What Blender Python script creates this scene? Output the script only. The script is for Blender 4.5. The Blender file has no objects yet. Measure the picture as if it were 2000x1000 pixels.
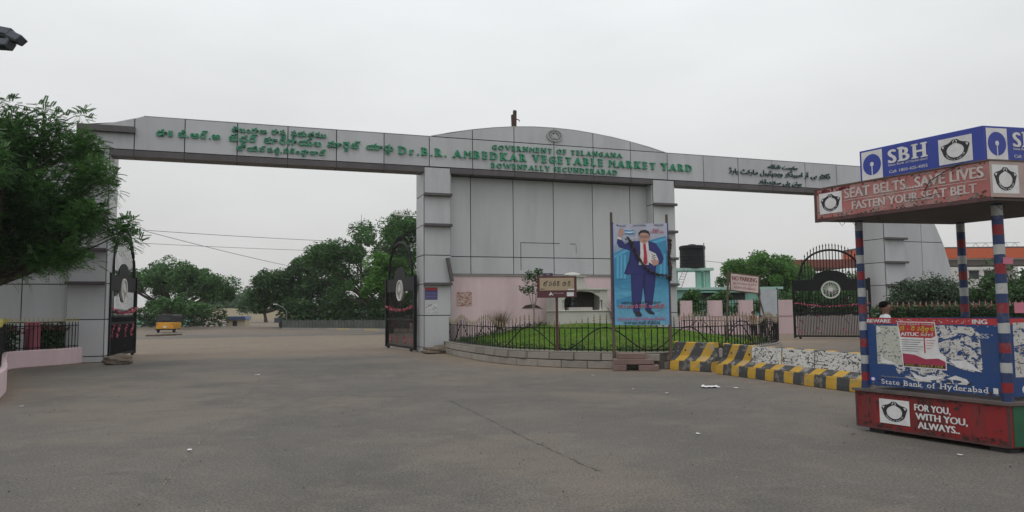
import bpy, math, random
import numpy as np
from mathutils import Vector, Matrix
random.seed(7); RNG = np.random.default_rng(7)
R = math.radians
SC = bpy.context.scene; COL = SC.collection
# ------------------------------------------------------------------ camera, sky, sun
FPX, EYE = 1400.0, 1.55
PITCH, ROLL = math.atan(105 / FPX), math.atan(.0097)
FW = Vector((0, math.cos(PITCH), math.sin(PITCH)))
R0 = Vector((1, 0, 0)); U0 = Vector((0, -math.sin(PITCH), math.cos(PITCH)))
RT = R0 * math.cos(ROLL) - U0 * math.sin(ROLL); UP = U0 * math.cos(ROLL) + R0 * math.sin(ROLL)
cd = bpy.data.cameras.new('camera'); cam = bpy.data.objects.new('camera', cd); COL.objects.link(cam)
cam.matrix_world = Matrix(((RT.x, UP.x, -FW.x, 0), (RT.y, UP.y, -FW.y, 0), (RT.z, UP.z, -FW.z, EYE), (0, 0, 0, 1)))
cd.sensor_width = 36; cd.lens = 36 * FPX / 2000; cd.clip_end = 3000; cd.clip_start = .05
SC.camera = cam
world = bpy.data.worlds.new('World'); SC.world = world; world.use_nodes = True
nt = world.node_tree; nt.nodes.clear()
def N(t, ty, **k):
    n = t.nodes.new(ty)
    for a, v in k.items(): setattr(n, a, v)
    return n
wo = N(nt, 'ShaderNodeOutputWorld'); wb = N(nt, 'ShaderNodeBackground'); wb.inputs[1].default_value = .1
sky = N(nt, 'ShaderNodeTexSky', sky_type='NISHITA'); sky.sun_disc = False
SUN_EL, SUN_ROT = R(62), R(200)
sky.sun_elevation = SUN_EL; sky.sun_rotation = SUN_ROT; sky.air_density = 1.5; sky.dust_density = 6
tc = N(nt, 'ShaderNodeTexCoord'); sx = N(nt, 'ShaderNodeSeparateXYZ'); nt.links.new(tc.outputs['Generated'], sx.inputs[0])
rp = N(nt, 'ShaderNodeValToRGB'); nt.links.new(sx.outputs[2], rp.inputs[0])
el = rp.color_ramp.elements
el[0].position = 0; el[0].color = (.600, .600, .590, 1)
el[1].position = .9; el[1].color = (.95, .97, 1.0, 1)
x_ = el.new(.12); x_.color = (.68, .685, .68, 1)
x_ = el.new(.38); x_.color = (.86, .88, .89, 1)
nz = N(nt, 'ShaderNodeTexNoise'); nz.inputs['Scale'].default_value = 2.2; nz.inputs['Detail'].default_value = 4
mpw = N(nt, 'ShaderNodeMapping'); mpw.inputs['Scale'].default_value = (1, 1, 3); nt.links.new(tc.outputs['Generated'], mpw.inputs[0]); nt.links.new(mpw.outputs[0], nz.inputs['Vector'])
mr = N(nt, 'ShaderNodeMapRange'); mr.inputs[1].default_value = .3; mr.inputs[2].default_value = .7; mr.inputs[3].default_value = 9.35; mr.inputs[4].default_value = 10.75; nt.links.new(nz.outputs[0], mr.inputs[0])
vm = N(nt, 'ShaderNodeVectorMath', operation='SCALE'); nt.links.new(rp.outputs[0], vm.inputs[0]); nt.links.new(mr.outputs[0], vm.inputs['Scale'])
mx = N(nt, 'ShaderNodeMix', data_type='RGBA'); mx.inputs[0].default_value = .94
nt.links.new(sky.outputs[0], mx.inputs[6]); nt.links.new(vm.outputs[0], mx.inputs[7])
nt.links.new(mx.outputs[2], wb.inputs[0]); nt.links.new(wb.outputs[0], wo.inputs[0])
sl = bpy.data.lights.new('sun', 'SUN'); sun = bpy.data.objects.new('sun', sl); COL.objects.link(sun)
sl.energy = .5; sl.angle = R(25); sl.color = (1, .97, .93)
sd = Vector((math.sin(SUN_ROT) * math.cos(SUN_EL), math.cos(SUN_ROT) * math.cos(SUN_EL), math.sin(SUN_EL)))
sun.rotation_euler = sd.to_track_quat('Z', 'Y').to_euler(); sun.location = (0, -20, 60)
vs = SC.view_settings; vs.view_transform = 'Standard'; vs.look = 'None'; vs.exposure = 0.04; vs.gamma = 1; vs.use_curve_mapping = False
SC.render.engine = 'CYCLES'; SC.cycles.max_bounces = 6; SC.cycles.transparent_max_bounces = 24; SC.cycles.use_denoising = True

# ------------------------------------------------------------------ places
O = Vector((-13.16, 23.04, 0)); FA = R(18.9)
E1 = Vector((math.cos(FA), math.sin(FA), 0)); E2 = Vector((-math.sin(FA), math.cos(FA), 0))
def W(u, v, z=0): return O + E1 * u + E2 * v + Vector((0, 0, z))       # gateway frame: u along it, v into the yard
def AT(x, y, Y):                                                        # survey helper: photo bearing at distance Y -> place
    d = FW + RT * ((x - 1000) / FPX) + UP * ((500 - y) / FPX)
    return Vector((0, 0, EYE)) + d * (Y / d.y)
def GZ(x, Y): p = AT(x, 600, Y); return Vector((p.x, p.y, 0))

# ------------------------------------------------------------------ materials
MATS = {}
def mat(name, col, rough=.6, var=.15, scale=3, fine=0, metal=0, bump=0, dirt=None, dirt_amt=.5, dirt_scale=1.5, streak=False, island=0, spec=.5, coords='Object', bscale=None, trans=0, orand=0):
    if name in MATS: return MATS[name]
    m = bpy.data.materials.new(name); m.use_nodes = True; t = m.node_tree; b = t.nodes['Principled BSDF']
    L = t.links.new
    co = N(t, 'ShaderNodeTexCoord'); src = co.outputs[coords]
    if coords == 'World': pass
    n1 = N(t, 'ShaderNodeTexNoise'); n1.inputs['Scale'].default_value = scale; n1.inputs['Detail'].default_value = 6; n1.inputs['Roughness'].default_value = .65
    mp = N(t, 'ShaderNodeMapping'); L(src, mp.inputs[0]); L(mp.outputs[0], n1.inputs['Vector'])
    if streak: mp.inputs['Scale'].default_value = (1, 1, .18)
    r1 = N(t, 'ShaderNodeMapRange'); r1.inputs[1].default_value = .3; r1.inputs[2].default_value = .7
    r1.inputs[3].default_value = 1 - var; r1.inputs[4].default_value = 1 + var; L(n1.outputs[0], r1.inputs[0])
    fac = r1.outputs[0]
    if fine:
        n2 = N(t, 'ShaderNodeTexNoise'); n2.inputs['Scale'].default_value = scale * 30; n2.inputs['Detail'].default_value = 3; L(src, n2.inputs['Vector'])
        r2 = N(t, 'ShaderNodeMapRange'); r2.inputs[1].default_value = .3; r2.inputs[2].default_value = .7; r2.inputs[3].default_value = 1 - fine; r2.inputs[4].default_value = 1 + fine; L(n2.outputs[0], r2.inputs[0])
        mm = N(t, 'ShaderNodeMath', operation='MULTIPLY'); L(fac, mm.inputs[0]); L(r2.outputs[0], mm.inputs[1]); fac = mm.outputs[0]
    if island:
        g = N(t, 'ShaderNodeNewGeometry'); r3 = N(t, 'ShaderNodeMapRange'); r3.inputs[3].default_value = 1 - island; r3.inputs[4].default_value = 1 + island; L(g.outputs['Random Per Island'], r3.inputs[0])
        mm = N(t, 'ShaderNodeMath', operation='MULTIPLY'); L(fac, mm.inputs[0]); L(r3.outputs[0], mm.inputs[1]); fac = mm.outputs[0]
    if orand:
        g = N(t, 'ShaderNodeObjectInfo'); r3 = N(t, 'ShaderNodeMapRange'); r3.inputs[3].default_value = 1 - orand; r3.inputs[4].default_value = 1 + orand; L(g.outputs['Random'], r3.inputs[0])
        mm = N(t, 'ShaderNodeMath', operation='MULTIPLY'); L(fac, mm.inputs[0]); L(r3.outputs[0], mm.inputs[1]); fac = mm.outputs[0]
    sc = N(t, 'ShaderNodeVectorMath', operation='SCALE'); sc.inputs[0].default_value = col[:3]; L(fac, sc.inputs['Scale'])
    out = sc.outputs[0]
    if dirt:
        n4 = N(t, 'ShaderNodeTexNoise'); n4.inputs['Scale'].default_value = dirt_scale; n4.inputs['Detail'].default_value = 8; n4.inputs['Roughness'].default_value = .7; L(mp.outputs[0], n4.inputs['Vector'])
        r4 = N(t, 'ShaderNodeMapRange'); r4.inputs[1].default_value = .48; r4.inputs[2].default_value = .68; r4.inputs[3].default_value = 0; r4.inputs[4].default_value = dirt_amt; L(n4.outputs[0], r4.inputs[0])
        mxn = N(t, 'ShaderNodeMix', data_type='RGBA'); L(r4.outputs[0], mxn.inputs[0]); L(out, mxn.inputs[6]); mxn.inputs[7].default_value = (*dirt, 1); out = mxn.outputs[2]
    L(out, b.inputs['Base Color']); b.inputs['Roughness'].default_value = rough; b.inputs['Metallic'].default_value = metal
    b.inputs['Specular IOR Level'].default_value = spec
    if trans:
        tr = N(t, 'ShaderNodeBsdfTranslucent'); L(out, tr.inputs[0]); ms = N(t, 'ShaderNodeMixShader'); ms.inputs[0].default_value = trans
        L(b.outputs[0], ms.inputs[1]); L(tr.outputs[0], ms.inputs[2]); L(ms.outputs[0], t.nodes['Material Output'].inputs[0])
    if bump:
        bn = N(t, 'ShaderNodeTexNoise'); bn.inputs['Scale'].default_value = bscale or scale * 12; bn.inputs['Detail'].default_value = 6; L(src, bn.inputs['Vector'])
        bp = N(t, 'ShaderNodeBump'); bp.inputs['Strength'].default_value = bump; bp.inputs['Distance'].default_value = .02; L(bn.outputs[0], bp.inputs['Height']); L(bp.outputs[0], b.inputs['Normal'])
    MATS[name] = m; return m
def torn(name, col, ink, cut=.45, scale=5, inkcut=.6):
    """torn printed paper: ink blotches, and holes where it came off"""
    if name in MATS: return MATS[name]
    m = mat(name, col, .8, .12, 4); t = m.node_tree; L = t.links.new; b = t.nodes['Principled BSDF']
    co = N(t, 'ShaderNodeTexCoord'); mp = N(t, 'ShaderNodeMapping'); mp.inputs['Scale'].default_value = (1, 1, 1.9); L(co.outputs['Object'], mp.inputs[0])
    a = N(t, 'ShaderNodeTexNoise'); a.inputs['Scale'].default_value = scale; a.inputs['Detail'].default_value = 7; a.inputs['Roughness'].default_value = .62; a.inputs['Distortion'].default_value = 1.1; L(mp.outputs[0], a.inputs['Vector'])
    c = N(t, 'ShaderNodeMath', operation='GREATER_THAN'); c.inputs[1].default_value = cut; L(a.outputs[0], c.inputs[0]); L(c.outputs[0], b.inputs['Alpha'])
    i = N(t, 'ShaderNodeTexNoise'); i.inputs['Scale'].default_value = scale * 1.7; i.inputs['Detail'].default_value = 8; i.inputs['Distortion'].default_value = 2; mp2 = N(t, 'ShaderNodeMapping'); mp2.inputs['Location'].default_value = (5, 3, 1); L(mp.outputs[0], mp2.inputs[0]); L(mp2.outputs[0], i.inputs['Vector'])
    r = N(t, 'ShaderNodeMapRange'); r.inputs[1].default_value = inkcut; r.inputs[2].default_value = inkcut + .04; L(i.outputs[0], r.inputs[0])
    x = N(t, 'ShaderNodeMix', data_type='RGBA'); L(r.outputs[0], x.inputs[0]); o = b.inputs['Base Color'].links[0].from_socket; L(o, x.inputs[6]); x.inputs[7].default_value = (*ink, 1); L(x.outputs[2], b.inputs['Base Color'])
    return m
def bands(name, axis, seq, period, worn=(.4, .4, .38), wornamt=.5, shear=0, rough=.6):
    """painted stripes along an object axis; seq = [(pos, colour), ...] over one period"""
    if name in MATS: return MATS[name]
    m = mat(name, (.5, .5, .5), rough, .12, 5, bump=.2); t = m.node_tree; L = t.links.new; b = t.nodes['Principled BSDF']
    co = N(t, 'ShaderNodeTexCoord'); s = N(t, 'ShaderNodeSeparateXYZ'); L(co.outputs['Object'], s.inputs[0])
    src = s.outputs['xyz'.index(axis)]
    if shear:
        q = N(t, 'ShaderNodeMath', operation='MULTIPLY_ADD'); L(s.outputs[2], q.inputs[0]); q.inputs[1].default_value = shear; L(src, q.inputs[2]); src = q.outputs[0]
    wn = N(t, 'ShaderNodeTexNoise'); wn.inputs['Scale'].default_value = 9; L(co.outputs['Object'], wn.inputs['Vector'])
    wa = N(t, 'ShaderNodeMath', operation='MULTIPLY_ADD'); L(wn.outputs[0], wa.inputs[0]); wa.inputs[1].default_value = period * .05; L(src, wa.inputs[2])
    d = N(t, 'ShaderNodeMath', operation='DIVIDE'); L(wa.outputs[0], d.inputs[0]); d.inputs[1].default_value = period
    f = N(t, 'ShaderNodeMath', operation='FRACT'); L(d.outputs[0], f.inputs[0])
    cr = N(t, 'ShaderNodeValToRGB'); cr.color_ramp.interpolation = 'CONSTANT'; L(f.outputs[0], cr.inputs[0])
    e = cr.color_ramp.elements
    e[0].position = seq[0][0]; e[0].color = (*seq[0][1], 1); e[1].position = seq[1][0]; e[1].color = (*seq[1][1], 1)
    for p, c in seq[2:]: k = e.new(p); k.color = (*c, 1)
    old = b.inputs['Base Color'].links[0].from_socket
    mu = N(t, 'ShaderNodeMix', data_type='RGBA', blend_type='MULTIPLY'); mu.inputs[0].default_value = 1; L(cr.outputs[0], mu.inputs[6])
    v2 = N(t, 'ShaderNodeVectorMath', operation='SCALE'); v2.inputs['Scale'].default_value = 2; L(old, v2.inputs[0]); L(v2.outputs[0], mu.inputs[7])
    n4 = N(t, 'ShaderNodeTexNoise'); n4.inputs['Scale'].default_value = 4; n4.inputs['Detail'].default_value = 9; n4.inputs['Roughness'].default_value = .75; L(co.outputs['Object'], n4.inputs['Vector'])
    r4 = N(t, 'ShaderNodeMapRange'); r4.inputs[1].default_value = .53; r4.inputs[2].default_value = .61; r4.inputs[4].default_value = wornamt; L(n4.outputs[0], r4.inputs[0])
    x = N(t, 'ShaderNodeMix', data_type='RGBA'); L(r4.outputs[0], x.inputs[0]); L(mu.outputs[2], x.inputs[6]); x.inputs[7].default_value = (*worn, 1); L(x.outputs[2], b.inputs['Base Color'])
    return m
acp = mat('cladding_grey', (.455, .462, .478), .40, .06, .6, fine=.02, bump=.12, bscale=1.6, dirt=(.27, .265, .255), dirt_amt=.35, dirt_scale=.9, streak=True, orand=.055)
acp_dark = mat('cladding_brown', (.075, .066, .070), .45, .12, 2, dirt=(.13, .12, .11), dirt_amt=.4, streak=True)
joint = mat('joint_dark', (.03, .03, .033), .8, .1)
concrete = mat('concrete', (.25, .245, .235), .85, .15, 2, fine=.1, bump=.3)
pinkwall = mat('pink_plaster', (.64, .49, .51), .85, .06, 1.2, fine=.03, dirt=(.40, .31, .30), dirt_amt=.35, streak=True, bump=.15)
green_letter = mat('green_letter', (.022, .25, .13), .45, .25, 3, dirt=(.12, .28, .2), dirt_amt=.3, dirt_scale=4)
dark_letter = mat('urdu_letter', (.025, .075, .065), .5, .2, 3)
silver = mat('silver_letter', (.36, .37, .37), .5, .1, 4)
iron = mat('black_iron', (.009, .009, .011), .55, .3, 5, spec=.25)
rust = mat('rusty_iron', (.06, .032, .028), .8, .4, 6)
gold = mat('gold_paint', (.27, .22, .15), .6, .3, 8)
goldbright = mat('bright_gold_paint', (.42, .36, .08), .6, .2, 8)
stone = mat('wall_stone', (.27, .25, .22), .9, .16, 3, fine=.15, bump=.5, dirt=(.17, .14, .11), dirt_amt=.6, orand=.16)
mortar = mat('mortar', (.10, .09, .078), .95, .15, 6, bump=.4)
sandstone = mat('pink_sandstone', (.19, .125, .11), .85, .15, 4, fine=.12, bump=.3)
rock = mat('boulder', (.16, .13, .10), .9, .25, 4, bump=.6)
white = mat('white_paint', (.62, .62, .60), .6, .08, 3, dirt=(.4, .38, .34), dirt_amt=.4)
white_print = mat('white_print', (.66, .66, .66), .6, .08, 8, dirt=(.42, .36, .36), dirt_amt=.4, dirt_scale=7)
black_print = mat('black_print', (.018, .018, .022), .6, .1)
marble = mat('white_marble', (.50, .49, .45), .6, .06, 3, dirt=(.3, .28, .25), dirt_amt=.35, streak=True)
wood = mat('old_wood', (.105, .078, .058), .9, .3, 6, bump=.4, streak=True)
brown_board = mat('maroon_board', (.085, .022, .028), .5, .15, 4)
cream = mat('cream_board', (.37, .29, .19), .55, .06, 4)
blue_sign = mat('blue_sign', (.022, .045, .30), .4, .08, 3)
blue_panel = mat('blue_panel', (.010, .052, .19), .4, .2, 3, dirt=(.045, .05, .075), dirt_amt=.6, dirt_scale=3)
red_base = mat('red_base', (.22, .011, .013), .5, .3, 2, dirt=(.06, .028, .026), dirt_amt=.95, streak=True, dirt_scale=3.2)
red_print = mat('red_print', (.42, .03, .035), .5, .1, 5)
green_base = mat('green_base', (.02, .10, .05), .4, .2, 3)
fascia_red = mat('faded_red_fascia', (.37, .125, .115), .55, .16, 2.5, dirt=(.38, .29, .26), dirt_amt=.85, dirt_scale=2.6)
under = mat('roof_underside', (.10, .085, .075), .8, .15, 2)
teal = mat('mint_paint', (.24, .47, .39), .8, .08, 2, dirt=(.2, .36, .3), dirt_amt=.3, streak=True)
tank_black = mat('tank_plastic', (.012, .012, .014), .6, .15, 4, spec=.25)
canopy_red = mat('canopy_brown_red', (.20, .06, .045), .6, .12, 1)
canopy_or = mat('canopy_orange', (.50, .10, .035), .5, .06, 1)
cloth_pink = mat('garland_pink', (.42, .10, .14), .9, .4, 10, island=.3)
haze_blue = mat('far_hill', (.20, .22, .22), 1, .2, .02)
beige = mat('beige_wall', (.45, .40, .29), .9, .08, .3, dirt=(.35, .28, .2), dirt_amt=.3, dirt_scale=.3)
grey_metal = mat('galvanised', (.22, .23, .24), .45, .1, 3, metal=.3)
lamp_grey = mat('floodlight_grey', (.055, .065, .085), .45, .1, 3)
glass = mat('dark_glass', (.04, .045, .05), .12, .1, 2)
bark = mat('bark', (.07, .055, .045), .95, .3, 5, bump=.6, streak=True)
leaf_dark = mat('leaf_dark', (.044, .105, .028), .6, .3, .7, island=.55, trans=.25)
leaf_mid = mat('leaf_mid', (.060, .15, .036), .6, .3, .7, island=.5, trans=.3)
leaf_bright = mat('leaf_bright', (.085, .21, .035), .6, .25, .8, island=.4, trans=.35)
leaf_fore = mat('leaf_fore', (.060, .140, .040), .55, .45, .9, island=.6, trans=.35)
leaf_bush = mat('leaf_bush', (.06, .10, .055), .7, .3, 1, island=.4, trans=.2)
leaf_red = mat('leaf_red', (.16, .05, .05), .7, .3, 1, island=.5, trans=.2)
dry = mat('dry_tuft', (.17, .12, .075), .9, .3, 4, island=.4)
grassm = mat('grass', (.15, .28, .03), .8, .35, 1.2, island=.45, trans=.2, dirt=(.19, .21, .06), dirt_amt=.6, dirt_scale=1.1)
skin = mat('skin', (.17, .085, .055), .5, .1, 6)
hair = mat('hair', (.006, .005, .005), .8, .2, 20, spec=.1)

# ------------------------------------------------------------------ mesh helpers
def link(name, me, m, parent=None, loc=None, smooth=False, bev=0):
    o = bpy.data.objects.new(name, me); COL.objects.link(o)
    if m is not None:
        for q in (m if isinstance(m, (list, tuple)) else [m]): me.materials.append(q)
    if parent: o.parent = parent
    if loc is not None: o.location = loc
    if smooth:
        me.polygons.foreach_set('use_smooth', [True] * len(me.polygons))
    if bev:
        b = o.modifiers.new('bevel', 'BEVEL'); b.width = bev; b.segments = 1; b.limit_method = 'ANGLE'
    return o
class MB:
    def __init__(s, f=None): s.v = []; s.f = []; s.mi = []; s.map = f
    def add(s, vs, fs, mi=0):
        n = len(s.v); s.v += [tuple(s.map(*p)) if s.map else tuple(p) for p in vs]; s.f += [tuple(i + n for i in q) for q in fs]; s.mi += [mi] * len(fs); return s
    def box(s, x0, x1, y0, y1, z0, z1, mi=0):
        return s.add([(x0, y0, z0), (x1, y0, z0), (x1, y1, z0), (x0, y1, z0), (x0, y0, z1), (x1, y0, z1), (x1, y1, z1), (x0, y1, z1)],
                     [(0, 3, 2, 1), (4, 5, 6, 7), (0, 1, 5, 4), (1, 2, 6, 5), (2, 3, 7, 6), (3, 0, 4, 7)], mi)
    def prism_xz(s, pts, y0, y1, mi=0):                   # outline in x,z pulled along y
        n = len(pts); a = [(x, y0, z) for x, z in pts] + [(x, y1, z) for x, z in pts]
        return s.add(a, [tuple(range(n)), tuple(range(2 * n - 1, n - 1, -1))] + [(i, i + n, (i + 1) % n + n, (i + 1) % n) for i in range(n)], mi)
    def prism_xy(s, pts, z0, z1, mi=0):
        n = len(pts); a = [(x, y, z0) for x, y in pts] + [(x, y, z1) for x, y in pts]
        return s.add(a, [tuple(range(n - 1, -1, -1)), tuple(range(n, 2 * n))] + [(i, (i + 1) % n, (i + 1) % n + n, i + n) for i in range(n)], mi)
    def tube(s, pts, r, n=6, mi=0, cap=True):
        pts = [Vector(p) for p in pts]; rs = r if isinstance(r, (list, tuple)) else [r] * len(pts); base = len(s.v); vs = []; fs = []
        for i, p in enumerate(pts):
            d = (pts[min(i + 1, len(pts) - 1)] - pts[max(i - 1, 0)]).normalized()
            a = d.cross(Vector((0, 0, 1)) if abs(d.z) < .9 else Vector((0, 1, 0))).normalized(); b = d.cross(a)
            for k in range(n):
                t = 2 * math.pi * k / n; vs.append(p + a * (math.cos(t) * rs[i]) + b * (math.sin(t) * rs[i]))
        for i in range(len(pts) - 1):
            for k in range(n): fs.append((i * n + k, i * n + (k + 1) % n, (i + 1) * n + (k + 1) % n, (i + 1) * n + k))
        if cap: fs += [tuple(range(n - 1, -1, -1)), tuple(range((len(pts) - 1) * n, len(pts) * n))]
        return s.add(vs, fs, mi)
    def lathe(s, c, prof, n=16, mi=0):                    # prof: (r, z)
        vs = []; fs = []
        for r, z in prof:
            for k in range(n): t = 2 * math.pi * k / n; vs.append((c[0] + r * math.cos(t), c[1] + r * math.sin(t), c[2] + z))
        for i in range(len(prof) - 1):
            for k in range(n): fs.append((i * n + k, i * n + (k + 1) % n, (i + 1) * n + (k + 1) % n, (i + 1) * n + k))
        fs += [tuple(range(n - 1, -1, -1)), tuple(range((len(prof) - 1) * n, len(prof) * n))]
        return s.add(vs, fs, mi)
    def mesh(s, name='m'):
        me = bpy.data.meshes.new(name); me.from_pydata(s.v, [], s.f); me.update()
        if any(s.mi): me.polygons.foreach_set('material_index', s.mi)
        return me
    def build(s, name, m, parent=None, **k): return link(name, s.mesh(name), m, parent, **k)
def thing(name, label, cat, loc=(0, 0, 0), rz=0, group=None):
    o = bpy.data.objects.new(name, None); COL.objects.link(o); o.location = loc; o.rotation_euler = (0, 0, rz); o.empty_display_size = .2
    return tag(o, label, cat, group)
def tag(o, label, cat, group=None, kind=None):
    o['label'] = label; o['category'] = cat
    if group: o['group'] = group
    if kind: o['kind'] = kind
    return o
def struct(o): o['kind'] = 'structure'; return o
def dup(root, loc=None, rz=None, label=None, group=None):
    def cp(o, par):
        c = o.copy(); COL.objects.link(c); c.parent = par
        for ch in list(o.children): cp(ch, c)
        return c
    kids = list(root.children); r = root.copy(); COL.objects.link(r)
    for ch in kids: cp(ch, r)
    if loc is not None: r.location = loc
    if rz is not None: r.rotation_euler = (0, 0, rz)
    if label: r['label'] = label
    if group: r['group'] = group
    return r
def face_dir(a, b): return math.atan2(b[1] - a[1], b[0] - a[0])

# ------------------------------------------------------------------ lettering
_G = {}
SER = {'A': 'b0 b1', 'M': 'b.04 b.96', 'B': 'b.1 t.1', 'E': 'b.1 t.1', 'D': 'b.1 t.1', 'K': 'b.1 t.1 b.93 t.88', 'R': 'b.1 t.1 b.93', 'V': 't.05 t.95', 'T': 'b.5', 'L': 'b.1 t.1',
       'Y': 'b.5 t.06 t.94', 'N': 't.08 b.1 t.92', 'F': 'b.1 t.1', 'W': 't.03 t.97', 'P': 'b.1 t.1', 'U': 't.1 t.9', 'H': 'b.1 t.1 b.9 t.9', 'r': 'b.15', 'n': 'b.12 b.88', 'k': 'b.12 t.1 b.9', 'h': 'b.12 b.88 t.12',
       'y': 'm.08 m.92', 'f': 'b.4', 'd': 't.88 b.95', 'b': 't.1', 'I': 'b.5 t.5', 'l': 'b.5 t.5'}
def glyph(s, bold=0.0, serif=False, ext=0.0, sub=()):
    key = (s, bold, serif, ext, tuple(sub))
    if key in _G: return _G[key]
    c = bpy.data.curves.new('lettering', 'FONT'); c.body = s; c.size = 1; c.extrude = ext; c.resolution_u = 3
    for i in range(3): c.materials.append(iron)
    marks = [i for i, ch in enumerate(s) if 0x0C3E <= ord(ch) <= 0x0C4D or 0x0C00 <= ord(ch) <= 0x0C03 and False]
    for j, i in enumerate(marks): c.body_format[i].material_index = 1 + j % 2
    o = bpy.data.objects.new('lettering', c); COL.objects.link(o); bpy.context.view_layer.update()
    me = bpy.data.meshes.new_from_object(o.evaluated_get(bpy.context.evaluated_depsgraph_get()))
    vs = [tuple(v.co) for v in me.vertices]; fs = [tuple(p.vertices) for p in me.polygons]; mi = [p.material_index for p in me.polygons]
    bpy.data.objects.remove(o); bpy.data.curves.remove(c); bpy.data.meshes.remove(me)
    lay = [0] * len(vs)
    for q, m_ in zip(fs, mi):
        for i in q: lay[i] = m_
    V = [(x, y, z, l) for (x, y, z), l in zip(vs, lay)]; Fc = list(fs)
    for k, ch in enumerate(sub):                            # subscript consonants under the base
        g = glyph(ch, 0, False, ext); n = len(V); V += [(x * .55 + .16 + .2 * k, y * .5 - .36, z, 2) for x, y, z, l in g[0]]; Fc += [tuple(i + n for i in q) for q in g[1]]
    if V:
        x0 = min(v[0] for v in V); x1 = max(v[0] for v in V)
    else: x0, x1 = 0, .3
    if serif and s in SER:
        w = x1 - x0; up = .72 if s.isupper() or s in 'dbhkl' else .5
        for k, it in enumerate(SER[s].split()):
            fx = float(it[1:]) * w + x0; z = {'b': 0, 't': up - .055, 'm': .46}[it[0]]; n = len(V); hw = .13
            zz = [0] if not ext else [-ext, ext]
            for e in zz:
                V += [(fx - hw, z, e, 3 + k % 2), (fx + hw, z, e, 3 + k % 2), (fx + hw, z + .06, e, 3 + k % 2), (fx - hw, z + .06, e, 3 + k % 2)]
            if ext: Fc += [(n, n + 3, n + 2, n + 1), (n + 4, n + 5, n + 6, n + 7), (n, n + 1, n + 5, n + 4), (n + 1, n + 2, n + 6, n + 5), (n + 2, n + 3, n + 7, n + 6), (n + 3, n, n + 4, n + 7)]
            else: Fc += [(n, n + 1, n + 2, n + 3)]
        x0 -= .04; x1 += .04
    if bold:
        n0 = len(V); V0 = list(V); F0 = list(Fc)
        for k in (1, 2):
            n = len(V); V += [(x + bold * k, y + (bold * .35 if k == 1 else 0), z, l + 5 * k) for x, y, z, l in V0]; Fc += [tuple(i + n for i in q) for q in F0]
        x1 += bold * 2
    _G[key] = (V, Fc, x0, x1); return _G[key]
def clusters(t):
    """Telugu text -> [(base + vowel signs, (subscripts))]; other text letter by letter"""
    out = []; i = 0
    while i < len(t):
        ch = t[i]; i += 1
        if ch == ' ': out.append((' ', ())); continue
        if 0x0C05 <= ord(ch) <= 0x0C39:
            s = ch; sub = []
            while i < len(t):
                if t[i] == '\u0C4D' and i + 1 < len(t) and 0x0C15 <= ord(t[i + 1]) <= 0x0C39: sub.append(t[i + 1]); i += 2
                elif 0x0C3E <= ord(t[i]) <= 0x0C4D: s += t[i]; i += 1
                elif t[i] == '\u200c': i += 1; break
                else: break
            out.append((s, tuple(sub)))
        else: out.append((ch, ()))
    return out
AR = {'ا': 'FE8D FE8E', 'ب': 'FE8F FE90 FE91 FE92', 'ت': 'FE95 FE96 FE97 FE98', 'ج': 'FE9D FE9E FE9F FEA0', 'ح': 'FEA1 FEA2 FEA3 FEA4', 'د': 'FEA9 FEAA', 'ر': 'FEAD FEAE', 'س': 'FEB1 FEB2 FEB3 FEB4',
      'ک': 'FB8E FB8F FB90 FB91', 'گ': 'FB92 FB93 FB94 FB95', 'ل': 'FEDD FEDE FEDF FEE0', 'م': 'FEE1 FEE2 FEE3 FEE4', 'ن': 'FEE5 FEE6 FEE7 FEE8', 'و': 'FEED FEEE', 'ہ': 'FBA6 FBA7 FBA8 FBA9',
      'ی': 'FBFC FBFD FBFE FBFF', 'پ': 'FB56 FB57 FB58 FB59', 'ڈ': 'FB88 FB89', 'ٹ': 'FB66 FB67 FB68 FB69', 'آ': 'FE81 FE82', 'ئ': 'FE89 FE8A FE8B FE8C'}
def urdu(word):
    out = []
    for i, ch in enumerate(word):
        f = AR[ch].split(); prev = i > 0 and len(AR[word[i - 1]].split()) == 4; nxt = i + 1 < len(word) and len(f) == 4
        out.append(chr(int(f[{(0, 0): 0, (1, 0): 1, (0, 1): 2, (1, 1): 3}[(int(prev), int(nxt))]], 16)))
    return ''.join(reversed(out))
def write(text, m, parent, x0, x1, z0, h, y=0, depth=0, name='lettering', separate=False, bold=.02, serif=False, words=False, mp=None, slope=0, gap=.1, step=.0009, cap=.7):
    """set a line between x0 and x1 on baseline z0, capitals h tall; y is the face it stands on, viewer on -y"""
    if not depth: step = .00014
    units = [(w, ()) for w in text] if isinstance(text, list) else ([(text, ())] if words else clusters(text))
    ext = .5 if depth else 0; items = []; cx = 0
    for s, sub in units:
        if s == ' ': cx += .42; continue
        g = glyph(s, bold * .4 if s == 'M' else bold, serif, ext, sub); items.append((g, cx - g[2])); cx += g[3] - g[2] + (.35 if isinstance(text, list) else gap)
    sx_ = (x1 - x0) / max(cx - gap, .01); sz = h / cap
    f = mp or (lambda x, d, z: (x, -d, z)); mb = MB(); objs = []
    for k, (g, ox) in enumerate(items):
        if separate: mb = MB()
        vs = []
        for vx, vy, vz, l in g[0]:
            X = x0 + (vx + ox) * sx_; Z = z0 + vy * sz + slope * (X - x0); D = (vz + .5) * depth + l * step + (0 if depth else .0015)
            p = f(X, D, Z); vs.append((p[0], p[1] + y, p[2]))
        mb.add(vs, g[1])
        if separate:
            c = Vector([sum(q[i] for q in vs) / len(vs) for i in range(3)]); mb.v = [tuple(Vector(q) - c) for q in mb.v]
            objs.append(mb.build(name, m, parent, loc=c))
    if not separate: objs.append(mb.build(name, m, parent))
    return objs
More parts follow.
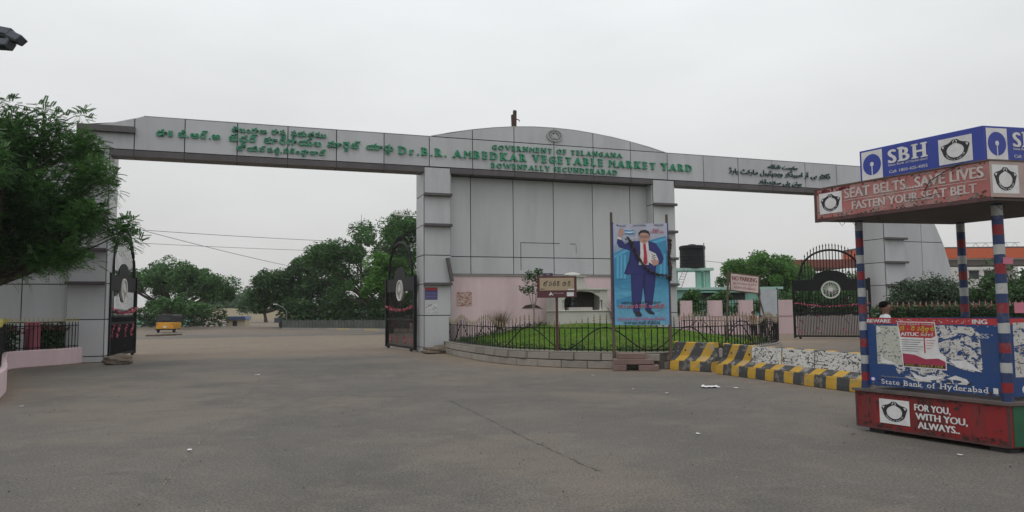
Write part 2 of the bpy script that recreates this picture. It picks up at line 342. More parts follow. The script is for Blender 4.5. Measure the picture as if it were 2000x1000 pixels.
# ================================================================== GROUND
WALLP = [(11.15, -.2), (11.12, -3.2), (11.4, -6.2), (12.1, -7.7), (13.2, -9.0), (14.7, -9.85), (17.2, -9.2), (20.2, -7.3), (21.6, -5.4), (21.6, -3), (21.3, -.2)]
def smooth_path(P, n=8):
    out = []
    for i in range(len(P) - 1):
        p0, p1, p2, p3 = [Vector((*P[max(0, min(len(P) - 1, j))], 0)) for j in (i - 1, i, i + 1, i + 2)]
        for k in range(n):
            t = k / n; out.append(.5 * ((2 * p1) + (p2 - p0) * t + (2 * p0 - 5 * p1 + 4 * p2 - p3) * t * t + (3 * p1 - p0 - 3 * p2 + p3) * t ** 3))
    out.append(Vector((*P[-1], 0))); return out
WP = smooth_path(WALLP); WPX = [W(p.x, p.y) for p in WP]
LEFTP = smooth_path([(-13.75, 22.95), (-13.85, 22.1), (-14.2, 21.4), (-14.35, 20.5), (-13.6, 19.2), (-12.1, 17.05), (-10.2, 14.35), (-9.0, 12.3)], 6)
def axis(lo, hi, step, far):
    a = list(np.arange(lo, hi + 1e-6, step)); s = step; x = hi
    while x < far: s *= 1.4; x += s; a.append(x)
    s = step; x = lo
    while x > -far: s *= 1.4; x -= s; a.insert(0, x)
    return np.array(a)
gx = axis(-24, 24, .25, 900); gy = axis(0, 44, .25, 900)
XX, YY = np.meshgrid(gx, gy); XF = XX.ravel(); YF = YY.ravel()
def dist_poly(P, X, Y):
    d = np.full(X.shape, 1e9)
    for a, b in zip(P[:-1], P[1:]):
        ax, ay, bx, by = a[0], a[1], b[0], b[1]; t = np.clip(((X - ax) * (bx - ax) + (Y - ay) * (by - ay)) / max((bx - ax) ** 2 + (by - ay) ** 2, 1e-9), 0, 1)
        d = np.minimum(d, np.hypot(X - ax - t * (bx - ax), Y - ay - t * (by - ay)))
    return d
dust = 1.3 * np.exp(-dist_poly(WPX, XF, YF) / .8) + np.exp(-dist_poly(LEFTP, XF, YF) / .4)
dust += .55 * np.exp(-dist_poly([W(-.3, .2), W(.3, 5)], XF, YF) / .5) + .6 * np.exp(-dist_poly([(3.9, 18.1), (4.8, 17.1), (6.2, 12.9)], XF, YF) / .35)
vv = (XF - O.x) * E2.x + (YF - O.y) * E2.y; uu = (XF - O.x) * E1.x + (YF - O.y) * E1.y
dust += .75 / (1 + np.exp(-(vv - .3) * 2.0)) * (vv < 22) + .55 / (1 + np.exp(-(vv - 30) / 2)) + .8 * np.exp(-((uu - 26) / 6) ** 2 - ((vv - 2) / 7) ** 2)
dust = np.clip(dust, 0, 1)
nx_, ny_ = len(gx), len(gy)
V = np.stack([XF, YF, np.zeros_like(XF)], 1)
ii = (np.arange(ny_ - 1)[:, None] * nx_ + np.arange(nx_ - 1)[None, :]).ravel()
Fq = np.stack([ii, ii + 1, ii + 1 + nx_, ii + nx_], 1)
def np_mesh(name, V, Fq):
    me = bpy.data.meshes.new(name); k = Fq.shape[1]
    me.vertices.add(len(V)); me.vertices.foreach_set('co', V.astype(np.float32).ravel()); me.loops.add(Fq.size); me.loops.foreach_set('vertex_index', Fq.astype(np.int32).ravel())
    me.polygons.add(len(Fq)); me.polygons.foreach_set('loop_start', np.arange(0, Fq.size, k, dtype=np.int32)); me.update(calc_edges=True); return me
me = np_mesh('road', V, Fq); at_ = me.attributes.new('dust', 'FLOAT', 'POINT'); at_.data.foreach_set('value', dust.astype(np.float32))
gm = mat('road_asphalt', (.130, .120, .107), .9, .16, .35, fine=0, coords='Object', spec=.25)
t = gm.node_tree; L = t.links.new; b = t.nodes['Principled BSDF']; old = b.inputs['Base Color'].links[0].from_socket
co = N(t, 'ShaderNodeTexCoord')
def noise(sc, det=5, ro=.6, dist=0, mpv=None):
    n = N(t, 'ShaderNodeTexNoise'); n.inputs['Scale'].default_value = sc; n.inputs['Detail'].default_value = det; n.inputs['Roughness'].default_value = ro; n.inputs['Distortion'].default_value = dist
    if mpv: m_ = N(t, 'ShaderNodeMapping'); m_.inputs['Scale'].default_value = mpv; L(co.outputs['Object'], m_.inputs[0]); L(m_.outputs[0], n.inputs['Vector'])
    else: L(co.outputs['Object'], n.inputs['Vector'])
    return n.outputs[0]
def rng(src, a, b_, c, d):
    r = N(t, 'ShaderNodeMapRange'); L(src, r.inputs[0])
    for i, v in enumerate((a, b_, c, d)): r.inputs[i + 1].default_value = v
    return r.outputs[0]
def mixc(f, a, bcol, ty='MIX'):
    x = N(t, 'ShaderNodeMix', data_type='RGBA', blend_type=ty)
    if isinstance(f, float): x.inputs[0].default_value = f
    else: L(f, x.inputs[0])
    L(a, x.inputs[6])
    if isinstance(bcol, tuple): x.inputs[7].default_value = (*bcol, 1)
    else: L(bcol, x.inputs[7])
    return x.outputs[2]
def math_(op, a, b_):
    x = N(t, 'ShaderNodeMath', operation=op); L(a, x.inputs[0])
    if isinstance(b_, (int, float)): x.inputs[1].default_value = b_
    else: L(b_, x.inputs[1])
    return x.outputs[0]
ad = N(t, 'ShaderNodeAttribute', attribute_name='dust')
c1 = mixc(rng(noise(.22, 7, .7), .48, .58, 0, .9), old, (.168, .147, .122))
c1 = mixc(rng(noise(.16, 8, .75, 1.5), .50, .60, 0, .5), c1, (.094, .089, .083))
c1 = mixc(rng(noise(.55, 5, .6, .8), .58, .66, 0, .5), c1, (.100, .094, .086))
c1 = mixc(rng(noise(1.3, 6, .7, 1), .55, .68, 0, .45), c1, (.172, .155, .134))
c1 = mixc(rng(noise(.9, 6, .75, .5, (.35, 1.6, 1)), .56, .64, 0, .4), c1, (.108, .10, .092))
dm = math_('MULTIPLY', ad.outputs['Fac'], rng(noise(2.1, 7, .7), .35, .6, .5, 1.0))
c1 = mixc(dm, c1, (.25, .195, .142))
sp = rng(noise(42, 3, .6), .3, .7, .6, 1.42); sp2 = rng(noise(160, 2, .5), .3, .7, .8, 1.2)
vs_ = N(t, 'ShaderNodeVectorMath', operation='SCALE'); L(c1, vs_.inputs[0]); L(math_('MULTIPLY', sp, sp2), vs_.inputs['Scale'])
c2 = mixc(rng(noise(3.2, 8, .75, .4), .56, .68, 0, .45), vs_.outputs[0], (.21, .185, .155))
c2 = mixc(rng(noise(24, 3, .5), .69, .73, 0, .7), c2, (.045, .042, .04))
c2 = mixc(rng(noise(19, 2, .5, 0, (1.3, 1, 1)), .735, .76, 0, .8), c2, (.34, .32, .29))
L(c2, b.inputs['Base Color'])
bp = N(t, 'ShaderNodeBump'); bp.inputs['Strength'].default_value = .5; bp.inputs['Distance'].default_value = .012; L(math_('ADD', noise(70, 3), noise(6, 4)), bp.inputs['Height']); L(bp.outputs[0], b.inputs['Normal'])
struct(link('road', me, gm))
# cracks in the asphalt: thin recessed-looking seams lying as slivers of broken tar
tar = mat('crack_tar', (.088, .08, .07), .95, .3, 8); seam = mat('sandy_seam', (.20, .165, .125), .95, .3, 8)
def crack(P, w, seed, m=None):
    r = random.Random(seed); pts = [Vector((*p, 0)) for p in P]; q = []
    for a, b_ in zip(pts[:-1], pts[1:]):
        n = max(2, int((b_ - a).length / .055))
        for k in range(n): q.append(a.lerp(b_, k / n) + Vector((r.uniform(-.022, .022), r.uniform(-.022, .022), 0)))
    mb = MB(); L_ = []
    for i in range(len(q) - 1):
        d = (q[i + 1] - q[i]); s = Vector((-d.y, d.x, 0)).normalized() * w * max(0, r.uniform(-.25, 1)); L_.append((q[i] - s, q[i] + s * .6))
    for i in range(len(L_) - 1): mb.add([(*L_[i][0][:2], .004), (*L_[i + 1][0][:2], .004), (*L_[i + 1][1][:2], .004), (*L_[i][1][:2], .004)], [(0, 1, 2, 3)])
    return struct(mb.build('road_crack', m or tar))
def gp(x, y): d = FW + RT * ((x - 1000) / FPX) + UP * ((500 - y) / FPX); return (d.x * EYE / -d.z, d.y * EYE / -d.z)
crack([gp(880, 783), gp(915, 800), gp(960, 822), gp(1000, 842), gp(1060, 870), gp(1100, 890), gp(1150, 912), gp(1190, 928)], .02, 1)
crack([gp(512, 735), gp(478, 775), gp(445, 815), gp(405, 850), gp(368, 888), gp(335, 925), gp(300, 985)], .016, 2, seam)
crack([gp(215, 925), gp(260, 922), gp(305, 920)], .016, 3); crack([gp(600, 835), gp(665, 832), gp(735, 829)], .012, 4)
crack([gp(1340, 790), gp(1400, 776), gp(1480, 773), gp(1560, 785), gp(1640, 797)], .012, 5); crack([gp(1000, 706), gp(980, 703)], .01, 6)
# ================================================================== GATEWAY
gw = thing('gateway', 'wide grey panelled gateway arch with green Telugu and English lettering across its beam', 'gateway', O, FA)
def part(mb, name, m, p=gw, **k): return mb.build(name, m, p, **k)
G = .016; PT = .03
def panel(x0, x1, z0, z1, y, parent=gw, m=acp, side=None, top=None):
    """one cladding sheet, proud of its backing by PT; top = list of (x,z) for a curved upper edge"""
    if top: mb = MB().prism_xz([(x0 + G, z0 + G), (x1 - G, z0 + G)] + [(min(max(a, x0 + G), x1 - G), b_ - G) for a, b_ in reversed(top)], y - PT, y - .001)
    elif side is None: mb = MB().box(x0 + G, x1 - G, y - PT, y - .001, z0 + G, z1 - G)
    else: mb = MB().box(*(sorted((side, side + PT * y))), x0 + G, x1 - G, z0 + G, z1 - G)
    return mb.build('panel', m, parent)
STRIPZ = [5.86, 4.72, 3.6, 2.53]; LINEZ = [1.37, .2]
def pillar(x0, x1, ztop, sides, skip=None):
    part(MB().box(x0 + .002, x1 - .002, .002, 1.3, 0, ztop), 'pillar_core', joint)
    zs = [ztop] + STRIPZ + LINEZ + [0.0]
    for a, b_ in zip(zs[:-1], zs[1:]):
        panel(x0, x1, b_, a, 0)
        for s in sides: panel(.0, 1.3, b_, a, s, side=(x0 + .001 if s < 0 else x1 - .001))
    for z in STRIPZ:
        if z == skip: continue
        part(MB().box(x0 - .03, x1 + .03, -.22, -PT - .003, z - .05, z + .05), 'trim_strip', acp_dark, bev=.008)
pillar(-1.0, .08, 6.9, (1, -1)); pillar(10.47, 11.48, 6.9, (-1, 1), 3.6); pillar(20.12, 21.14, 6.9, (-1, 1)); pillar(32.38, 33.6, 6.9, (-1, 1))
hs = MB().box(-.06, .06, -.2, -.06, -.9, 0).build('trim_strip', acp_dark, gw, loc=(11.33, -.02, 3.5), bev=.008); hs.rotation_euler = (0, R(-11), 0); hs['label'] = 'fallen brown trim strip hanging down askew'
BJ = [.78, 2.30, 3.95, 5.61, 7.28, 8.98, 10.67, 12.35, 14.03, 15.71, 17.42, 19.11, 20.84, 22.60, 24.36, 26.15, 27.96, 29.73, 31.4, 32.9]
ARC = [(10.67, 8.07), (11.5, 8.275), (12.35, 8.45), (13.2, 8.59), (14.03, 8.69), (14.9, 8.75), (15.71, 8.765), (16.6, 8.74), (17.42, 8.67), (18.3, 8.57), (19.11, 8.44), (20, 8.27), (20.84, 8.07)]
LEND = [(-.86, 7.68), (-.3, 7.72), (.2, 7.82), (.78, 7.99)]
part(MB().prism_xz([(-.86, 6.9), (33.6, 6.9), (33.6, 7.7), (33.2, 7.75), (32.9, 8.06)] + [(x, z) for x, z in reversed(ARC)] + [(1.02, 8.06), (.78, 7.98), (.2, 7.81), (-.86, 7.67)], .002, .6), 'beam_core', joint)
panel(-.86, .78, 6.92, 7.7, 0, top=LEND)
panel(.78, 2.3, 6.92, 8.07, 0, top=[(.78, 7.99), (1.02, 8.075), (2.3, 8.075)])
for a, b_ in zip(BJ[1:-1], BJ[2:]):
    panel(a, b_, 6.92, 8.07, 0)
    if 10.6 < a < 20.8:
        panel(a, b_, 8.07, 9, 0, top=[p for p in ARC if a - .01 <= p[0] <= b_ + .01])
panel(32.9, 33.6, 6.92, 7.8, 0)
for a, b_, t_ in ((1.04, 10.67, None), (20.84, 32.9, None)):
    part(MB().box(a, b_, -.01, .62, 8.077, 8.09), 'coping', acp)
part(MB().prism_xz([(x, z + .002) for x, z in ARC] + [(x, z + .016) for x, z in reversed(ARC)], -.01, .62), 'coping', acp)
for a, b_ in ((.08, 10.47), (11.48, 20.12), (21.14, 32.38)):
    part(MB().box(a + .003, b_ - .003, -.07, .61, 6.70, 6.898), 'beam_band', acp_dark)
    for j in BJ:
        if a + .2 < j < b_ - .2: part(MB().box(j - .012, j + .012, -.074, .58, 6.695, 6.885), 'band_joint', joint)
part(MB().prism_xz([(-.86, 7.66), (.81, 7.66), (.81, 7.46), (-.58, 7.46), (-.58, 6.3), (-.86, 6.3)], -.2, -PT - .003), 'frame_trim', acp_dark)
# recessed centre wall
part(MB().box(11.48, 20.12, .482, 1.2, 2.9, 6.70), 'wall_core', joint); part(MB().box(11.48, 20.12, .46, 1.25, 0, 2.885), 'pink_wall', pinkwall)
for a, b_ in zip([11.5, 12.39, 14.13, 15.84, 17.57, 19.29], [12.39, 14.13, 15.84, 17.57, 19.29, 20.1]):
    panel(a, b_, 3.6, 6.69, .48); panel(a, b_, 2.93, 3.6, .48)
part(MB().box(11.5, 20.1, .41, .46, 2.87, 2.925), 'sill_trim', concrete)
# mark left by a removed board: thin lines of old glue
glue = mat('old_glue', (.09, .09, .088), .9, .3, 20)
for a, b_, c_, d_ in ((14.42, 14.45, 3.1, 4.2), (14.45, 16.1, 4.17, 4.2), (16.55, 16.8, 4.16, 4.19), (16.8, 16.82, 3.8, 4.12)): part(MB().box(a, b_, .447, .4495, c_, d_), 'glue_line', glue)
# buttresses with a swept outer edge
BUT = [(33.6, 6.9), (34.6, 6.55), (35.3, 6.1), (35.8, 5.5), (36.25, 4.6), (36.6, 3.6), (36.85, 2.6), (36.95, 1.3), (37.0, 0)]
def buttress(f, s):
    o = [(f(x), z) for x, z in BUT] + [(f(33.6), 0)]
    part(MB().prism_xz(o, .19, 1.25), 'buttress_core', joint)
    def edge(z):
        for (a, b_), (c_, d_) in zip(BUT[:-1], BUT[1:]):
            if d_ <= z <= b_: return a + (c_ - a) * (b_ - z) / (b_ - d_)
        return 33.6
    zs = [6.85, 5.83, 4.62, 2.5, 1.3, .02]
    for hi, lo in zip(zs[:-1], zs[1:]):
        for a, b_ in ((33.6, 34.87), (34.87, 37.1)):
            pts = [(a + G, lo + G)]
            k = [lo + G + (hi - lo - 2 * G) * i / 5 for i in range(6)]
            r_ = [(min(b_ - G, edge(z) - .01), z) for z in k]
            r_ = [(max(x, a + G), z) for x, z in r_]
            if r_[0][0] < a + .1: continue
            pts = [(a + G, lo + G)] + r_ + ([(a + G, hi - G)] if r_[-1][0] > a + G + .01 else [])
            part(MB().prism_xz([(f(x), z) for x, z in (pts if s > 0 else pts[::-1])], .155, .189), 'panel', acp)
buttress(lambda x: x, 1); buttress(lambda x: -.92 - (x - 33.6) - .08, -1)
# lettering on the beam, every letter a sheet-metal form standing proud
LY = -PT - .012
def sign(text, x0, x1, z0, h, m=green_letter, **k): return write(text, m, gw, x0, x1, z0, h, y=LY, depth=.05, name='letter', separate=True, **k)
sign('తెలంగాణ రాష్ట్ర ప్రభుత్వము', 3.76, 6.92, 7.73, .17, bold=.022, cap=.62)
sign('డా॥ బి.ఆర్.అ', 1.43, 3.4, 7.43, .2, bold=.03, cap=.62); sign('బేద్కర్ కూరగాయల మార్కెట్ యార్డు', 3.68, 9.32, 7.41, .2, bold=.026, cap=.62)
sign('బోయిన్\u200cపల్లి,సికింద్రాబాద్', 3.92, 6.91, 7.10, .15, bold=.022, cap=.62)
sign('GOVERNMENT OF TELANGANA', 13.12, 18.7, 7.715, .185, bold=.02, serif=True, gap=.2); sign('Dr.B.R. AMBEDKAR VEGETABLE MARKET YARD', 9.5, 22.01, 7.32, .28, bold=.045, serif=True, gap=.22)
sign('BOWENPALLY SECUNDERABAD', 13.08, 18.47, 7.0, .185, bold=.02, serif=True, gap=.2)
def U(*w): return [urdu(x) for x in reversed(w)]
sign(U('حکومت', 'تلنگانہ'), 25.9, 27.6, 7.7, .16, dark_letter, bold=.008); sign(U('ڈاکٹر', 'بی', 'آر', 'امبیڈکر', 'ویجیٹیبل', 'مارکٹ', 'یارڈ'), 23.87, 29.4, 7.38, .2, dark_letter, bold=.008); sign(U('بوئن', 'پلی', 'سکندرآباد'), 25.4, 27.77, 6.99, .16, dark_letter, bold=.008)
# round metal crest
cr = MB(); n = 28; cx, cz, rx_, rz_ = 15.73, 8.44, .34, .25
def ring(mb, cx, cz, ax, az, bx, bz, y0, y1, n=28):
    for k in range(n):
        a, b_ = 2 * math.pi * k / n, 2 * math.pi * (k + 1) / n
        P = [(cx + ax * math.cos(a), cz + az * math.sin(a)), (cx + ax * math.cos(b_), cz + az * math.sin(b_)), (cx + bx * math.cos(b_), cz + bz * math.sin(b_)), (cx + bx * math.cos(a), cz + bz * math.sin(a))]
        mb.add([(x, y0, z) for x, z in P] + [(x, y1, z) for x, z in P], [(0, 1, 2, 3), (4, 7, 6, 5), (0, 4, 5, 1), (2, 6, 7, 3)])
ring(cr, cx, cz, rx_, rz_, rx_ * .82, rz_ * .82, LY - .05, LY); ring(cr, cx, cz, rx_ * .62, rz_ * .62, rx_ * .5, rz_ * .5, LY - .045, LY)
for k in range(16): a = k * math.pi / 8; cr.box(cx + .72 * rx_ * math.cos(a) - .02, cx + .72 * rx_ * math.cos(a) + .02, LY - .03, LY, cz + .72 * rz_ * math.sin(a) - .02, cz + .72 * rz_ * math.sin(a) + .02)
cr.prism_xz([(cx - .1, cz - .1), (cx + .1, cz - .1), (cx + .12, cz + .02), (cx + .05, cz + .05), (cx, cz + .1), (cx - .05, cz + .05), (cx - .12, cz + .02)], LY - .04, LY)
part(cr, 'crest', silver)
# two paper notices on the middle pillar
nb = MB().box(10.5, 10.97, -PT - .006, -PT - .001, 1.95, 2.4).build('notice', mat('notice_blue', (.05, .04, .14), .6, .2, 5), gw)
part(MB().box(10.5, 10.97, -PT - .008, -PT - .0065, 2.3, 2.395), 'notice_head', red_print)
for k in range(5): part(MB().box(10.53, 10.94, -PT - .008, -PT - .0065, 2.0 + k * .055, 2.018 + k * .055), 'notice_line', mat('notice_line', (.2, .2, .4), .6))
part(MB().box(10.55, 10.95, -PT - .005, -PT - .001, 1.45, 1.78), 'notice', torn('torn_notice', (.55, .55, .55), (.06, .06, .07), .3, 7, .55))
# stub of an old flagpole bracket on the crown of the arch
b_ = thing('pole_stub', 'dark stub of a broken post standing on top of the arch', 'post', W(14.22, .5, 8.70), FA)
MB().prism_xz([(-.09, 0), (.09, 0), (.1, .78), (-.02, .80), (-.03, .62), (-.11, .60)], -.06, .06).build('post', rust, b_, bev=.01)
MB().tube([(.09, 0, .45), (.2, 0, .42), (.24, 0, .36)], .02).build('bracket', rust, b_)

# ================================================================== GATES
def gate_leaf(label, loc, rz, Wd=3.9, br=.010):
    AR_ = Wd * .4; g = thing('gate_leaf', label, 'gate', loc, rz, None); cx = Wd / 2
    for x in (.06, Wd - .06): MB().box(x - .06, x + .06, -.06, .06, .06, 2.9).build('post', iron, g)
    for z, h in ((.14, .04), (1.22, .04), (1.6, .03)): MB().box(.12, Wd - .12, -.025, .025, z - h, z + h).build('rail', iron, g)
    # solid band with the half disc over the wheel
    n = 14; r = .78
    pts = [(.12, 2.32), (cx - .5, 2.32)] + [(cx - .46 * math.cos(math.pi * k / 8), 2.36 + .46 * math.sin(math.pi * k / 8)) for k in range(1, 8)] + [(cx + .5, 2.32), (Wd - .12, 2.32), (Wd - .12, 2.85), (cx + r, 2.85)] + \
          [(cx + r * math.cos(math.pi * k / n), 2.85 + .45 * math.sin(math.pi * k / n)) for k in range(1, n)] + [(cx - r, 2.85), (.12, 2.85)]
    MB().prism_xz(pts, -.02, .02).build('band', iron, g)
    pts = []
    for k in range(25): a = math.pi * k / 24; pts.append((cx - AR_ * math.cos(a), 0, 2.86 + 1.42 * math.sin(a) ** .85))
    MB().tube(pts, .055, 6).build('arch', iron, g)
    barm = MB().tube([(0, 0, .1), (0, 0, 2.33)], br, 5).mesh(); shortm = MB().tube([(0, 0, .1), (0, 0, 1.42)], br * .9, 5).add([(-.03, 0, 1.42), (.03, 0, 1.42), (0, 0, 1.52), (0, .02, 1.42)], [(0, 1, 2), (0, 2, 3), (1, 3, 2)]).mesh()
    barm.materials.append(iron); shortm.materials.append(iron)
    nb = 23
    for k in range(nb):
        x = .2 + (Wd - .4) * k / (nb - 1); link('bar', barm, None, g, loc=(x, 0, 0))
        if k < nb - 1: link('short_bar', shortm, None, g, loc=(x + (Wd - .4) / (nb - 1) / 2, 0, 0))
        if abs(x - cx) < AR_ - .05:
            zt = 2.86 + 1.42 * math.sqrt(max(0, 1 - ((x - cx) / AR_) ** 2)) ** .85
            MB().tube([(x, 0, 2.85), (x, 0, zt + .16)], br * 1.1, 5).tube([(x, 0, zt + .16), (x, 0, zt + .22), (x, 0, zt + .34)], [.012, .035, .003], 5).build('spike', iron, g)
    wh = MB(); ring(wh, cx, 2.36, .42, .42, .36, .36, -.05, .05, 24); wo_ = wh.build('wheel', white, g)
    for k in range(24):
        a = k * math.pi / 12; p = Vector((math.cos(a), 0, math.sin(a))); MB().tube([Vector((cx, 0, 2.36)) + p * .08, Vector((cx, 0, 2.36)) + p * .37], .013, 4).build('spoke', white, wo_)
    MB().tube([(cx, -.06, 2.36), (cx, .06, 2.36)], .09, 12).build('hub', white, wo_)
    r_ = random.Random(int(loc[0] * 10))
    def garl(p, q, sag, n=34, s=.05):
        mb = MB()
        for k in range(n):
            t_ = k / (n - 1); c = Vector(p).lerp(Vector(q), t_) + Vector((0, 0, -sag * 4 * t_ * (1 - t_))) + Vector([r_.uniform(-.02, .02) for _ in range(3)])
            a, b2, c2 = [Vector([r_.uniform(-1, 1) for _ in range(3)]).normalized() * s * r_.uniform(.6, 1.5) for _ in range(3)]
            mb.add([c + a, c + b2, c + c2, c - a], [(0, 1, 2), (1, 2, 3), (0, 2, 3), (0, 1, 3)])
        mb.build('garland', cloth_pink, g)
    for sgn in (-.08, .08): garl((.1, sgn, 1.72), (Wd - .1, sgn, 1.75), .16, 60, .055)
    for x in (.55, 1.3, 2.4, 3.3): garl((x, -.05, 1.15), (x - .3, -.05, .75), 0, 14, .05); garl((x, .05, .55), (x - .2, .05, .3), 0, 10, .05)
    for x in (.5, Wd - .3): MB().lathe((x, 0, .06), [(.02, -.055), (.06, -.04), (.06, .04), (.02, .055)], 10).build('caster', iron, g)
    return g
gate_leaf('black iron gate leaf standing open beside the left pillar, white wheel in its band', W(.1, .45, 0), FA + R(87.3))
gate_leaf('black iron gate leaf folded open against the middle pillar, draped with a pink garland', W(10.3, .75, 0), FA + R(97))
gate_leaf('black iron gate leaf half open in the right gateway beside the tall pillar', W(31.95, .5, 0), FA + R(140), 3.45, .02)
for (u, v, s, lb) in ((.75, -1.25, (.42, .26, .2), 'brown boulder lying at the foot of the left gate leaf'), (10.95, -.42, (.62, .3, .18), 'flat brown stone heap at the foot of the middle pillar')):
    import bmesh
    bm = bmesh.new(); bmesh.ops.create_icosphere(bm, subdivisions=3, radius=1)
    for q in bm.verts: q.co *= 1 + .12 * math.sin(5 * q.co.x + 3 * q.co.y) + .08 * math.sin(9 * q.co.z + 4 * q.co.x); q.co.z = max(q.co.z, -.6)
    for q in bm.verts: q.co = Vector((q.co.x * s[0], q.co.y * s[1], q.co.z * s[2]))
    mm_ = bpy.data.meshes.new('boulder'); bm.to_mesh(mm_); bm.free(); tag(link('boulder', mm_, rock, loc=W(u, v, s[2] * .58)), lb, 'stone').rotation_euler = (0, 0, FA + .1)

# ================================================================== TREES AND PLANTS
def leaf_mesh(name, C, n, size, asp=.5, spread=(1, 1, 1), rng=RNG, flat=.5):
    """n leaf faces round every clump centre C[(x,y,z,r)]"""
    C = np.array(C); P = []
    for c in C:
        d = rng.normal(size=(n, 3)); d /= np.linalg.norm(d, axis=1)[:, None]; rr = c[3] * rng.uniform(.25, 1.05, n) ** .5
        P.append(c[:3] + d * rr[:, None] * np.array(spread))
    P = np.concatenate(P); m = len(P)
    a = rng.normal(size=(m, 3)); a[:, 2] *= flat; a /= np.linalg.norm(a, axis=1)[:, None]
    q = rng.normal(size=(m, 3)); b = np.cross(a, q); b /= np.linalg.norm(b, axis=1)[:, None]
    s = size * rng.uniform(.55, 1.35, m)[:, None]; a = a * s; b = b * s * asp
    V = np.stack([P - a, P - b, P + a, P + b], 1).reshape(-1, 3)
    return np_mesh(name, V, np.arange(m * 4).reshape(-1, 4))
def ell_clumps(ells, k, r, rng=RNG, hollow=.55):
    out = []
    for (cx, cy, cz, rx, ry, rz) in ells:
        for _ in range(k):
            d = rng.normal(size=3); d /= np.linalg.norm(d); d[2] = d[2] if d[2] > -.55 else -d[2] * .6; f = rng.uniform(hollow, 1.0)
            out.append((cx + d[0] * rx * f, cy + d[1] * ry * f, cz + d[2] * rz * f, r * rng.uniform(.6, 1.3)))
    return out
def tree(name, label, base, ells, k, r, n, size, m, trunk=.25, group=None, cat='tree', bare=0):
    t_ = thing(name, label, cat, base, 0, group); C = ell_clumps(ells, k, r)
    link('crown', leaf_mesh('crown', C, n, size), m, t_)
    mb = MB(); zc = min(e[2] for e in ells) ; top = (sum(e[0] for e in ells) / len(ells) * .3, 0, zc * .55)
    mb.tube([(0, 0, -.1), (top[0] * .5, .05, top[2] * .5), top], [trunk * 1.25, trunk, trunk * .8], 8)
    for i, c in enumerate(C[::max(1, len(C) // 26)]):
        mid = (top[0] * .5 + c[0] * .5 + .2, c[1] * .5, top[2] * .6 + c[2] * .4); mb.tube([top, mid, c[:3]], [trunk * .5, trunk * .28, .03], 5)
    mb.build('trunk', bark, t_); return t_
def rel(x, y, Y, base):                                          # a crown centre seen at x,y, relative to the tree's base
    p = AT(x, y, Y); return (p.x - base.x, p.y - base.y, p.z)
def E_(base, x, y, Y, rx, rz, ry=None): return (*rel(x, y, Y, base), rx, ry or rx * .8, rz)
# the big yard trees right of the road
b0 = GZ(735, 66)
tree('rain_tree', 'tallest dark rain tree right of the yard road behind the middle pillar', b0, [E_(b0, 760, 480, 66, 4.2, 2.4), E_(b0, 700, 520, 66, 4.2, 2.4), E_(b0, 800, 530, 67, 3.5, 3.2), E_(b0, 650, 500, 65, 2.6, 1.1), E_(b0, 725, 565, 66, 4.5, 2.4), E_(b0, 790, 450, 66, 2.4, 1.1)], 26, .85, 270, .12, leaf_mid, .35, 'yard trees')
b0 = GZ(590, 72)
tree('rain_tree', 'spreading tree right of the road, leaning out over the kerb', b0, [E_(b0, 590, 568, 72, 3.6, 2.0), E_(b0, 545, 590, 72, 2.6, 1.5), E_(b0, 515, 582, 72, 1.6, 1.0), E_(b0, 568, 572, 72, 2.4, 1.5), E_(b0, 600, 600, 72, 3.4, 1.3), E_(b0, 625, 545, 72, 3.2, 1.8), E_(b0, 660, 590, 72, 4.0, 1.8), E_(b0, 540, 548, 71, 2.0, .7), E_(b0, 600, 523, 72, 1.7, .8)], 24, .75, 250, .12, leaf_dark, .3, 'yard trees')
b0 = GZ(520, 110)
tree('rain_tree', 'low dark tree at the far end of the road beside the beige wall', b0, [E_(b0, 525, 597, 110, 3.8, 1.6), E_(b0, 495, 598, 110, 2.2, 1.3)], 22, .8, 120, .18, leaf_dark, .25, 'yard trees')
b0 = GZ(765, 50)
tree('young_tree', 'bright green young tree close behind the middle gate leaf', b0, [E_(b0, 757, 528, 50, 1.4, 1.1), E_(b0, 745, 562, 50, 1.5, 1.0), E_(b0, 775, 560, 50, 1.5, 1.2)], 18, .55, 150, .13, leaf_bright, .14, 'yard trees')
b0 = GZ(330, 75)
tree('rain_tree', 'wide domed tree left of the yard road, right of the left gate leaf', b0, [E_(b0, 330, 555, 75, 5.2, 2.2), E_(b0, 390, 560, 75, 3.6, 1.5), E_(b0, 278, 560, 75, 3.2, 2.3), E_(b0, 425, 575, 75, 1.7, .8), E_(b0, 345, 540, 75, 3.8, 1.2)], 30, .75, 270, .12, leaf_mid, .35, 'yard trees')
b0 = GZ(350, 68)
tree('bush', 'light green bushes under the domed tree behind the autorickshaw', b0, [E_(b0, 345, 600, 68, 2.4, .9), E_(b0, 315, 604, 68, 1.8, .8), E_(b0, 385, 606, 68, 1.8, .7)], 18, .5, 110, .13, leaf_mid, .1, None, 'bush')
